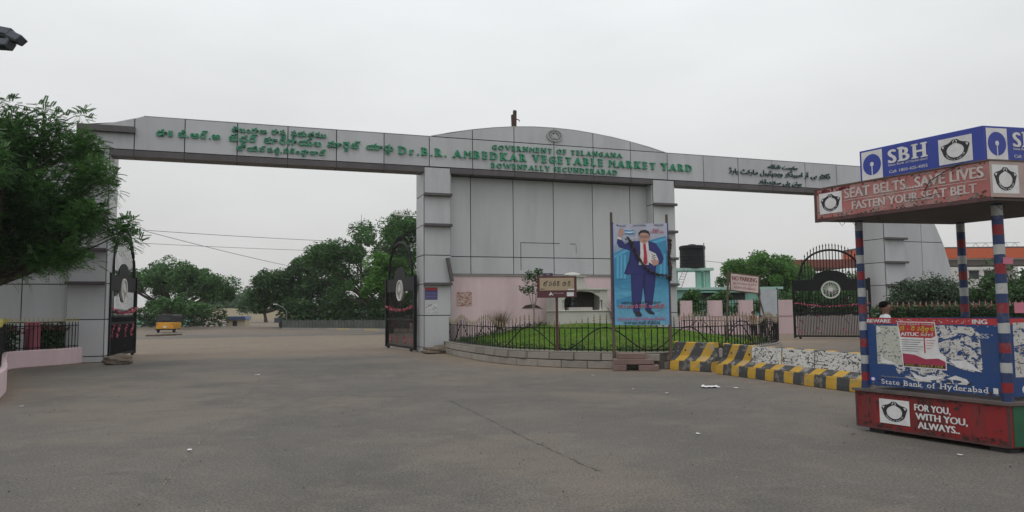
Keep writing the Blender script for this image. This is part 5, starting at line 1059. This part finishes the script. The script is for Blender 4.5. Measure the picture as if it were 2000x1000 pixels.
# ================================================================== YARD BEYOND THE GATE
fw_ = thing('yard_fence', 'grey slatted boundary fence right of the yard road', 'fence', GZ(560, 66)); F0, F1 = GZ(552, 66), GZ(800, 58); dF = (F1 - F0); nF = 42
fw_.location = F0; fw_.rotation_euler = (0, 0, face_dir(F0, F1)); ln = dF.length
for k in range(nF):
    x = ln * k / nF; MB().box(x + .02, x + ln / nF - .02, -.03, .03, .12, .80 + .03 * math.sin(k * 2.3)).build('slat', mat('grey_slat', (.075, .085, .075), .8, .25, 1.2), fw_)
MB().box(0, ln, -.04, .04, 0, .12).build('kerb', concrete, fw_)
kb_ = [GZ(x, y) for x, y in ((548, 68), (620, 58), (760, 52), (860, 48))]; o = strip([GZ(545, 75), GZ(600, 66), GZ(680, 60), GZ(800, 54), GZ(870, 50)], 0, .2, 0, .13).build('kerb', bands('kerb_paint', 'x', [(0, (.40, .33, .18)), (.5, (.28, .27, .25))], 3, (.3, .25, .2), .4)); struct(o)
o = MB().box(-21, 21, 0, .3, 0, 2.4).build('boundary_wall', beige, loc=GZ(465, 150)); tag(o, 'beige boundary wall closing the far end of the yard road', 'wall').rotation_euler = (0, 0, R(3))
o = MB().box(-3.5, 3.5, 0, .3, 0, .8).build('shutter_wall', white, loc=GZ(505, 170) + Vector((0, 0, 2.2)));
o['label'] = 'small white building showing above the far beige wall'; o['category'] = 'building'; o.name = 'far_building'

gb = thing('guard_post', 'small blue-roofed hut left of the yard road', 'hut', GZ(462, 82)); MB().box(-1.0, 1.0, 0, 1.5, 0, .75).build('wall', beige, gb); MB().prism_xz([(-1.15, .75), (1.15, .75), (1.0, 1.1), (-1.0, 1.1)], -.2, 1.7).build('roof', mat('blue_sheet', (.06, .10, .22), .5), gb); MB().box(-.4, .1, -.03, -.001, 0, .6).build('door', joint, gb)
gb = thing('storage_shed', 'low pale shed at the left end of the yard behind the gate leaf', 'shed', GZ(300, 84)); MB().box(-3, 3, 0, 3, 0, 1.35).build('wall', teal, gb); MB().prism_xz([(-3.3, 1.35), (3.3, 1.35), (3.1, 1.7), (-3.1, 1.7)], -.3, 3.2).build('roof', white, gb); MB().box(-1, .2, -.04, -.001, 0, 1.1).build('door', joint, gb)
# parked vehicles half hidden at the far side of the yard
def truck(label, loc, rz, s=1.0, c=(.16, .16, .17)):
    t_ = thing('parked_truck', label, 'truck', loc, rz); m = mat('truck_body_%d' % int(c[0] * 100), c, .5, .15, 1)
    MB().box(-2.6 * s, .9 * s, -.8 * s, .8 * s, .55 * s, 1.05 * s).build('cargo_bed', m, t_, bev=.03); MB().prism_xz([(1.0 * s, .5 * s), (2.5 * s, .5 * s), (2.5 * s, 1.05 * s), (2.2 * s, 1.75 * s), (1.0 * s, 1.8 * s)], -.8 * s, .8 * s).build('cab', m, t_, bev=.05)
    MB().prism_xz([(1.3 * s, 1.1 * s), (2.4 * s, 1.1 * s), (2.15 * s, 1.65 * s), (1.3 * s, 1.68 * s)], -.81 * s, .81 * s).build('window', glass, t_)
    for x in (-1.8, 1.8):
        for y in (-.7, .7): MB().tube([(x * s, (y - .12) * s, .36 * s), (x * s, (y + .12) * s, .36 * s)], .36 * s, 14).build('wheel', black_print, t_)
truck('dark pickup truck parked before the slatted fence right of the yard road', GZ(590, 70), R(8), .95, (.05, .06, .08)); 
for k, (x, Y, c, lb) in enumerate(((655, 76, (.05, .05, .06), 'dark truck under the trees right of the yard road, left one'), (730, 76, (.12, .12, .13), 'grey truck under the trees right of the yard road, nearest the gate pillar'))): truck(lb, GZ(x, Y), R(4), 1.0, c)
C = []
for x in range(560, 830, 9): p = GZ(x, 69 - (x - 560) * .02); C += [(p.x + RNG.normal() * .3, p.y, z, .7) for z in (.9, 1.6, 2.3)]
tag(link('shrub_row', leaf_mesh('shrub_row', C, 70, .16), leaf_dark), 'row of dark shrubs under the trees behind the slatted yard fence', 'shrubs')
C = []
for x in range(270, 440, 9): p = GZ(x, 80); C += [(p.x + RNG.normal() * .3, p.y, z, .8) for z in (.7, 1.5)]
tag(link('shrub_row', leaf_mesh('shrub_row', C, 70, .18), leaf_dark), 'row of dark shrubs along the left of the yard under the domed tree', 'shrubs')
# autorickshaw
ar = thing('autorickshaw', 'yellow autorickshaw with a black hood parked at the left of the yard, seen from behind', 'autorickshaw', GZ(323, 57), R(4)); ym = mat('rickshaw_yellow', (.62, .30, .02), .4, .1, 3, dirt=(.3, .15, .03), dirt_amt=.3); hood = mat('hood_canvas', (.02, .02, .022), .7, .2, 4)
def rib(pts, y0, y1, m, nm, bev=.02): MB().prism_xz(pts, y0, y1).build(nm, m, ar, bev=bev)
rib([(-.9, .3), (.9, .3), (.94, .62), (.9, .82), (-.9, .82), (-.94, .62)], 0, 1.9, ym, 'body'); rib([(-.92, .83), (.92, .83), (.88, 1.3), (.7, 1.45), (-.7, 1.45), (-.88, 1.3)], .05, 2.3, hood, 'hood', .05); rib([(-.55, .95), (.55, .95), (.5, 1.25), (-.5, 1.25)], .03, .048, glass, 'rear_window', 0)
rib([(-.5, .35), (.5, .35), (.5, .6), (-.5, .6)], -.02, -.001, ym, 'engine_cover'); rib([(-.95, .22), (.95, .22), (.95, .3), (-.95, .3)], -.05, .1, iron, 'bumper')
for s in (-1, 1): rib([(s * .8 - .09, .62), (s * .8 + .09, .62), (s * .8 + .09, .74), (s * .8 - .09, .74)], -.02, -.001, canopy_or, 'tail_light', 0); MB().tube([(s * .75, .35, .22), (s * .9, .35, .22)], .22, 16).build('wheel', black_print, ar)
MB().tube([(-.07, 2.4, .22), (.07, 2.4, .22)], .22, 16).build('wheel', black_print, ar); rib([(-.16, .4), (.16, .4), (.16, .52), (-.16, .52)], -.024, -.021, white_print, 'number_plate', 0); MB().prism_xz([(-.5, .3), (.5, .3), (.35, .8), (-.35, .8)], 1.91, 2.5).build('front_cowl', ym, ar); ar.scale = (.74, .8, 1)
for k in range(5): x = RNG.uniform(-1, 1); MB().box(-.5, .5, -.12, .12, 0, .1).build('rubble_board', wood, loc=GZ(302 + k * 10, 48.5 + k * .5)).rotation_euler = (0, 0, RNG.uniform(-.4, .4))
for k, o in enumerate([o for o in COL.objects if o.name.startswith('rubble_board')]): tag(o, ('leftmost', 'second', 'middle', 'fourth', 'rightmost')[k] + ' loose board on the ground in front of the autorickshaw', 'board', 'boards lying in front of the autorickshaw')
# masts, lamps, wires
def mast(label, base, h, r, heads, arm=None):
    m_ = thing('floodlight_mast', label, 'floodlight mast', base); MB().tube([(0, 0, 0), (0, 0, h)], [r * 1.3, r * .7], 8).build('pole', grey_metal, m_)
    MB().tube([(-heads[0] - .1, 0, h - .25), (heads[0] + .1, 0, h - .25)], .05, 6).build('cross_arm', grey_metal, m_)
    for k in range(heads[1]):
        x = -heads[0] + 2 * heads[0] * k / (heads[1] - 1); MB().prism_xz([(x - .28, h - .2), (x + .28, h - .05), (x + .34, h + .12), (x - .22, h + .0)], -.2, .2).build('floodlight', lamp_grey, m_, bev=.02)
    return m_
mast('tall floodlight mast rising above the trees behind the middle pillar', GZ(705, 72), 10.0, .12, (.95, 4)); MB().tube([(0, 0, 0), (0, 0, 1.3)], .02, 5).build('spike', iron, None, loc=GZ(705, 72) + Vector((0, 0, 10))).parent = None
for o in [o for o in COL.objects if o.name.startswith('spike') and o.parent is None]: tag(o, 'thin lightning rod on the floodlight mast above the trees', 'rod'); o.name = 'lightning_rod'
mast('short floodlight mast over the domed tree left of the yard road', GZ(322, 76), 6.75, .1, (.55, 2)); 
sl_ = thing('street_lamp', 'pale street lamp arm reaching out left of the middle pillar above the trees', 'street lamp', GZ(830, 60)); MB().tube([(0, 0, 0), (0, 0, 9.2), (-.6, 0, 9.45), (-1.6, 0, 9.55)], [.1, .07, .05, .04], 8).build('pole', grey_metal, sl_); MB().prism_xz([(-2.6, 9.6), (-1.55, 9.48), (-1.5, 9.58), (-2.5, 9.74)], -.14, .14).build('lamp_head', white, sl_, bev=.03)
sl_ = thing('street_lamp', 'small street lamp over the yard fence left of the dark trucks', 'street lamp', GZ(560, 68)); MB().tube([(0, 0, 0), (0, 0, 1.6), (-.3, 0, 1.95), (-.9, 0, 2.25)], .035, 6).build('pole', grey_metal, sl_); MB().box(-1.25, -.85, -.1, .1, 2.25, 2.33).build('lamp_head', white, sl_)
hp_ = AT(12, 75, 16); nf = thing('floodlight_cluster', 'cluster of grey floodlights on a pole top entering the picture at upper left', 'floodlight', (hp_.x, hp_.y, hp_.z))
for k, (dx, dz, rot, w) in enumerate(((.22, .0, 24, .19), (-.02, .12, 10, .2), (-.08, -.14, 4, .24))):
    o = MB().prism_xz([(-w, -.07), (w * .75, -.09), (w, .09), (-w * .8, .1)], -.14, .14).build('floodlight', lamp_grey, nf, loc=(dx, 0, dz), bev=.02); o.rotation_euler = (R(-12), R(rot), 0); MB().box(-w * .8, w * .7, -.1, .1, -.095, -.085).build('lens', glass, o)
MB().tube([(-.35, .1, -8.0), (-.35, .1, .1), (.1, .1, 0)], [.09, .05, .03], 8).build('pole', grey_metal, nf)
cab = mat('cable', (.03, .03, .032), .7)
def wire(lb, a, b_, sag, r=.012):
    a, b_ = Vector(a), Vector(b_); P_ = [a.lerp(b_, k / 16) + Vector((0, 0, -4 * sag * (k / 16) * (1 - k / 16))) for k in range(17)]; o = MB().tube([p - a for p in P_], r, 4).build('overhead_wire', cab, loc=a); tag(o, lb, 'wire')
wire('upper overhead wire crossing the sky between the left gate leaf and the trees', AT(205, 444, 50), AT(780, 476, 62), .12, .017); wire('lower overhead wire crossing the sky between the left gate leaf and the trees', AT(240, 473, 50), AT(790, 494, 62), .1, .014)
wire('steep overhead wire sloping down from the left gate leaf into the trees', AT(268, 447, 50), AT(640, 535, 70), .15, .018); wire('thin wire from the right pillar past the water tank', AT(1300, 500, 44), AT(1560, 525, 60), .1, .014)
# far ridge and faint tower
P_ = []
hb = MB(); rr2 = random.Random(4)
xs = np.linspace(-420, 420, 90); pts = [(x, 5.0 + 3.5 * math.sin(x * .021 + 1) + 2 * math.sin(x * .07) + rr2.uniform(-.6, .6)) for x in xs]
ridge = MB().prism_xz([(-420, -1)] + pts[::1] + [(420, -1)], 0, 60).build('hills', mat('far_woods', (.075, .095, .07), 1, .3, .05), loc=(-60, 330, 0)); struct(ridge)
tw_ = thing('lattice_tower', 'faint far lattice tower over the road end', 'tower', GZ(486, 300)); mb = MB()
for s in (-1, 1): mb.tube([(s * 1.6, 0, 0), (s * .7, 0, 12)], .14, 4)
for k in range(7): z = 1.5 * k; mb.tube([(-1.5 + .11 * k, 0, z), (1.4 - .11 * k, 0, z + 1.5)], .08, 4).tube([(1.5 - .11 * k, 0, z), (-1.4 + .11 * k, 0, z + 1.5)], .08, 4)
mb.box(-1.4, 1.4, -.5, .5, 11.6, 12.6).build('mast', grey_metal, tw_)
C = ell_clumps([(*AT(x, 597 - q, 230), 9, 5, 4) for x, q in ((430, 0), (455, 5), (480, 2), (505, 4), (545, 2))], 26, 2.2); o = link('far_wood', leaf_mesh('far_wood', C, 90, .45), leaf_mid); o['kind'] = 'stuff'
# ================================================================== RIGHT BACKGROUND
gbd = thing('green_building', 'low mint green building behind the pink wall under the water tank', 'building', (10.3, 46, 0)); MB().box(-.3, 6.8, 0, 6, 0, 2.7).build('wall', teal, gbd); MB().box(-.5, 7.0, -.2, 6.2, 2.70, 2.86).build('parapet', mat('pale_mint', (.36, .55, .49), .8, .06, 2), gbd)
for x in (1.5, 3.5, 5.6): MB().box(x, x + 1.1, -.02, .1, 2.05, 2.5).build('window', joint, gbd); MB().box(x - .1, x + 1.2, -.25, .0, 2.52, 2.6).build('sunshade', teal, gbd)
ws = thing('tank_stand', 'mint green concrete stand carrying the black water tank', 'tank stand', (10.38, 46.2, 2.862)); 
for x in (.12, 1.62, 2.2):
    for y in ((0, 1.5) if x != 1.62 else (0,)): MB().box(x - .16, x + .16, y - .12, y + .12, 0, 1.08).build('column', teal, ws)
MB().box(-.12, 2.55, -.3, 1.8, 1.08, 1.25).build('slab', MATS['pale_mint'], ws); mb = MB().tube([(.05, -.5, 0), (.62, -.32, 1.2)], .02, 4).tube([(.4, -.5, 0), (.9, -.32, 1.2)], .02, 4)
for k in range(7): t_ = k / 7; mb.tube([(.05 + .57 * t_, -.5 + .18 * t_, 1.2 * t_), (.4 + .5 * t_, -.5 + .18 * t_, 1.2 * t_)], .014, 4)
ld = mb.build('ladder', grey_metal, loc=(10.38, 46.2, 2.862)); tag(ld, 'thin metal ladder leaning against the green tank stand', 'ladder')
wt = thing('water_tank', 'black plastic water tank on the mint green stand', 'water tank', (11.75, 46.6, 4.113)); MB().lathe((0, 0, 0), [(.78, 0), (.82, .05), (.8, .3), (.82, .34), (.8, .38), (.8, .75), (.82, .79), (.8, .83), (.8, 1.2), (.84, 1.26), (.84, 1.42), (.76, 1.48), (.3, 1.52)], 28).build('tank', tank_black, wt, smooth=False); MB().tube([(.62, -.55, 0), (.62, -.57, 1.62)], .03, 6).build('pipe', grey_metal, wt); MB().lathe((0, 0, 1.5), [(.25, 0), (.25, .06), (.1, .09)], 16).build('lid', tank_black, wt)
# pink boundary wall with piers and grilles
pbw = thing('boundary_wall', 'pink boundary wall with tall piers and dark grilles between them, right of the lawn', 'wall', (9.4, 42, 0)); MB().box(0, 7.0, 0, .25, 0, 1.05).build('wall', pinkwall, pbw)
prs = [(.45, 1.1), (2.04, 2.85), (3.85, 4.65), (6.0, 6.95)]
for a, b_ in prs: MB().box(a, b_, -.04, .29, 1.052, 1.98).build('pier', pinkwall, pbw)
for (a, b_) in ((-.1, .45), (1.1, 2.04), (2.85, 3.85), (4.65, 6.0)):
    n = max(3, int((b_ - a) / .15))
    for k in range(n): x = a + (b_ - a) * (k + .5) / n; MB().tube([(x, .12, 1.06), (x, .12, 2.05)], .02, 4).build('grille_bar', iron, pbw)
    MB().box(a, b_, .1, .14, 1.75, 1.79).build('grille_rail', iron, pbw)
lw = thing('low_wall', 'low whitish wall with a dark grille running behind the right gate leaf', 'wall', (16.4, 42, 0)); MB().box(0, 4.2, 0, .25, 0, 1.02).build('wall', mat('dirty_pale', (.42, .37, .36), .9, .1, 1), lw)
for k in range(30): x = .1 + k * .138; MB().tube([(x, .12, 1.02), (x, .12, 1.98)], .018, 4).build('grille_bar', iron, lw)
for z in (1.2, 1.45, 1.7): MB().box(0, 4.2, .1, .14, z, z + .03).build('grille_rail', iron, lw)
C = [(RNG.uniform(9.4, 16.5), RNG.uniform(42.6, 44), RNG.uniform(1.1, 1.75), .3) for _ in range(46)] + [(RNG.uniform(16.3, 21), RNG.uniform(42.6, 44), RNG.uniform(.9, 2.6), .45) for _ in range(70)]
tag(link('garden_shrubs', leaf_mesh('garden_shrubs', C, 120, .08), leaf_mid), 'leafy shrubs crowding behind the pink boundary wall', 'shrubs')
b0 = GZ(1500, 58)
tree('rain_tree', 'bright green spreading tree between the water tank and the right gate', b0, [E_(b0, 1500, 545, 58, 3.0, 1.4), E_(b0, 1450, 535, 58, 1.9, .6), E_(b0, 1500, 517, 58, 1.9, .7), E_(b0, 1545, 540, 58, 1.7, 1.1), E_(b0, 1520, 575, 58, 2.4, 1.1), E_(b0, 1435, 525, 57, .9, .3), E_(b0, 1575, 575, 58, 2.0, 1.0)], 24, .6, 230, .105, leaf_bright, .25)
b0 = GZ(1640, 50)
tree('tree', 'dark tree behind the right gate leaf under the brown canopy', b0, [E_(b0, 1620, 560, 50, 2.0, 1.2), E_(b0, 1670, 580, 50, 1.4, 1.2), E_(b0, 1600, 590, 50, 2.2, .8)], 22, .5, 120, .1, leaf_dark, .16); b0 = GZ(1695, 40)
tree('bush', 'pale yellow-green bush behind the top corner of the right gate leaf', b0, [E_(b0, 1690, 540, 40, .5, .5)], 16, .25, 80, .07, mat('leaf_pale', (.13, .18, .06), .7, .3, 1, island=.4), .06, None, 'bush'); b0 = GZ(1410, 52)
tree('bush', 'small dark tree just left of the NO PARKING board', b0, [E_(b0, 1412, 551, 52, .6, .35)], 12, .25, 60, .08, leaf_dark, .08, None, 'tree')
for x_, Y_ in ((1345, 44.4), (1400, 44.2)):
    b0 = GZ(x_, Y_); tree('small_tree', 'small leafy tree behind the pink wall, %s' % ('below the tank stand ladder' if x_ == 1345 else 'second to the right of the gateway'), b0, [E_(b0, x_, 590, Y_, .6, .35), E_(b0, x_ + 10, 580, Y_, .5, .25)], 18, .3, 90, .09, leaf_mid, .06)
# fuel station canopy
fs = thing('fuel_station', 'fuel station with a broad orange-edged flat canopy at the right edge', 'fuel station', (33.9, 70, 0))
MB().box(.0, 24, .0, 3, 5.45, 6.0).build('soffit_band', mat('canopy_under', (.12, .10, .09), .8, .1, 1), fs); MB().box(-.1, 24, -.1, 3, 6.0, 6.12).build('white_line', white, fs); MB().box(-.1, 24, -.3, 3.1, 6.122, 7.1).build('orange_band', canopy_or, fs); MB().box(-.15, 24, -.15, 3.1, 7.102, 7.25).build('dark_cap', acp_dark, fs)
MB().box(-6.0, -.16, .5, 8, 5.4, 6.2).build('side_roof', canopy_red, fs)
for x in (-4, 2, 9.2, 16): MB().box(x, x + .5, 2, 2.5, 0, 5.44).build('column', white, fs)
mb = MB()
for k in range(5): mb.tube([(13 + k, 3, 7.25), (13.5 + k, 3, 7.9), (14 + k, 3, 7.25)], .03, 4)
mb.tube([(12.5, 3, 7.9), (18, 3, 7.9)], .03, 4).build('roof_truss', grey_metal, fs)
wbg = thing('white_building', 'small white building with dark windows below the fuel station canopy', 'building', (48.5, 80, 0)); MB().box(0, 8, 0, 6, 0, 6.0).build('wall', white, wbg)
for x, z in ((2.5, 4.5), (4.2, 4.5), (2.5, 1.8), (4.2, 1.8), (6, 4.5)): f_ = MB().box(x, x + 1.1, -.03, .1, z, z + .9).build('window', glass, wbg); MB().box(x - .1, x + 1.2, -.2, -.04, z + .95, z + 1.05).build('sill', marble, wbg)
# hedge, spiked garden fence and bush at right
HP = smooth_path([(12.6, 24.6), (15.5, 23.6), (20.5, 22.0), (25, 20)], 6)
C = [(*(p + Vector((-d.y, d.x, 0)) * w)[:2], z, .26) for p, d in seg_frames(HP, .2) for w in (.35, .7) for z in (.3, .7, 1.08, 1.35)]
tag(link('hedge', leaf_mesh('hedge', C, 100, .06), leaf_dark), 'dark clipped hedge behind the booth at right', 'hedge')
fence('hedge_railing', 'pink-tipped iron railing in front of the hedge at right', HP, 0, .17, lambda s: 1.52, (.3, 1.4), None, Vector((14, 24, 0)), (lambda m_: (m_.materials.clear(), m_.materials.append(mat('pink_tip', (.34, .16, .15), .6, .4, 9)), m_)[2])(fin_m.copy()), 0, .95)
C = [(*(p + Vector((-d.y, d.x, 0)) * .05)[:2], 1.52, .1) for p, d in seg_frames(HP, .4)]
tag(link('flower_shoots', leaf_mesh('flower_shoots', C, 22, .04), leaf_red), 'reddish shoots growing through the railing tips at right', 'shrub')
b0 = Vector((15.2, 26.4, 0)); tree('bush', 'large grey-green feathery bush in front of the right buttress', b0, [(*rel(1790, 580, 26.4, b0), .95, .8, .65), (*rel(1830, 575, 26.4, b0), .9, .7, .65), (*rel(1765, 600, 26.4, b0), .6, .5, .4), (*rel(1850, 600, 26.4, b0), .6, .5, .4)], 44, .3, 90, .05, leaf_bush, .06, None, 'bush')
for k, (x, y, Y, w, h, lb) in enumerate(((1925, 590, 30, 2.2, 1.0, 'dark green shrubs behind the hedge, left of the big front post'), (1985, 570, 30, 1.6, 1.3, 'rust-tinged shrubs at the right edge beyond the hedge'))):
    b0 = GZ(x, Y); tree('bush', lb, b0, [E_(b0, x, y, Y, w, h), E_(b0, x + 40, y + 8, Y, w, h * .8)], 34, .35, 110, .07, leaf_dark, .06, None, 'bush')
o = MB().box(-.2, .2, -.01, .01, -.15, .15).build('pink_flyer', mat('pink_paper', (.50, .16, .22), .7, .05), loc=AT(1995, 601, 20.6)); tag(o, 'pink sheet tied to the railing at the right edge', 'sheet'); o = MB().box(-.045, .045, -.004, .004, -.035, .035).build('pink_flyer', mat('pink_paper', (.50, .16, .22), .7, .05), loc=tuple(KO + Vector(K(PX - .0, .10, 2.02)))); o.rotation_euler = (0, R(4), R(-20)); tag(o, 'small pink notice pinned to the striped front right post', 'notice')
# ================================================================== LITTER
lr = random.Random(11)
for k, (x, y, w, lb) in enumerate(((1387, 757, .30, 'crumpled white newspaper sheet lying on the road before the long barrier'), (1437, 759, .09, 'thin white paper strip beside the crumpled newspaper'), (1363, 849, .055, 'small pale wrapper on the asphalt left of the booth base'), (1302, 769, .06, 'tiny white scrap on the road left of the newspaper'), (1158, 734, .06, 'tiny white scrap near the pinkish slabs'), (1875, 891, .05, 'white scrap on the asphalt in front of the booth base'), (1236, 761, .05, 'white speck of paper below the pinkish slabs'), (1666, 848, .05, 'dark pebble beside the left corner of the booth base'), (503, 733, .10, 'thin pale litter strip lying across the gateway'), (370, 881, .06, 'pale scrap on the left side of the road'), (42, 795, .06, 'pale scrap at the far left of the road'))):
    px_, py_ = gp(x, y); mb = MB(); n = 7
    for j in range(n):
        for i in range(n): mb.v.append(((i / (n - 1) - .5) * w * 1.1, (j / (n - 1) - .5) * w * .8, .012 + abs(lr.gauss(0, .008)) * (w / .2)))
    for j in range(n - 1):
        for i in range(n - 1): q = j * n + i; mb.f.append((q, q + 1, q + n + 1, q + n))
    mb.mi = [0] * len(mb.f); o = mb.build('litter', white_print if 'pebble' not in lb else rock, loc=(px_, py_, .004)); tag(o, lb, 'litter').rotation_euler = (0, 0, lr.uniform(0, 3))
# small stones and dark bits scattered on the asphalt
mb = MB()
for k in range(900):
    y = lr.uniform(5, 24); x = lr.uniform(-.72, .72) * y; s = lr.uniform(.004, .014) * (1 + .02 * y)
    c = Vector((x, y, s * .4)); q = [c + Vector((lr.uniform(-1, 1), lr.uniform(-1, 1), 0)).normalized() * s for _ in range(4)]; mb.add(q + [c + Vector((0, 0, s * .7))], [(0, 1, 4), (1, 2, 4), (2, 3, 4), (3, 0, 4)])
o = mb.build('grit', mat('grit_mix', (.16, .15, .135), .95, .3, 1, island=.7)); o['kind'] = 'stuff'

# ================================================================== HAZE
hz = MB().box(-700, 700, -60, 640, -1, 15).build('haze', None); hz['kind'] = 'stuff'
hm = bpy.data.materials.new('haze'); hm.use_nodes = True; t = hm.node_tree; t.nodes.clear(); ho = N(t, 'ShaderNodeOutputMaterial'); pv = N(t, 'ShaderNodeVolumePrincipled'); pv.inputs['Color'].default_value = (.93, .95, .96, 1); pv.inputs['Density'].default_value = .0004; pv.inputs['Anisotropy'].default_value = .2
t.links.new(pv.outputs[0], ho.inputs['Volume']); hz.data.materials.append(hm)
SC.cycles.volume_step_rate = 4; SC.cycles.volume_bounces = 0
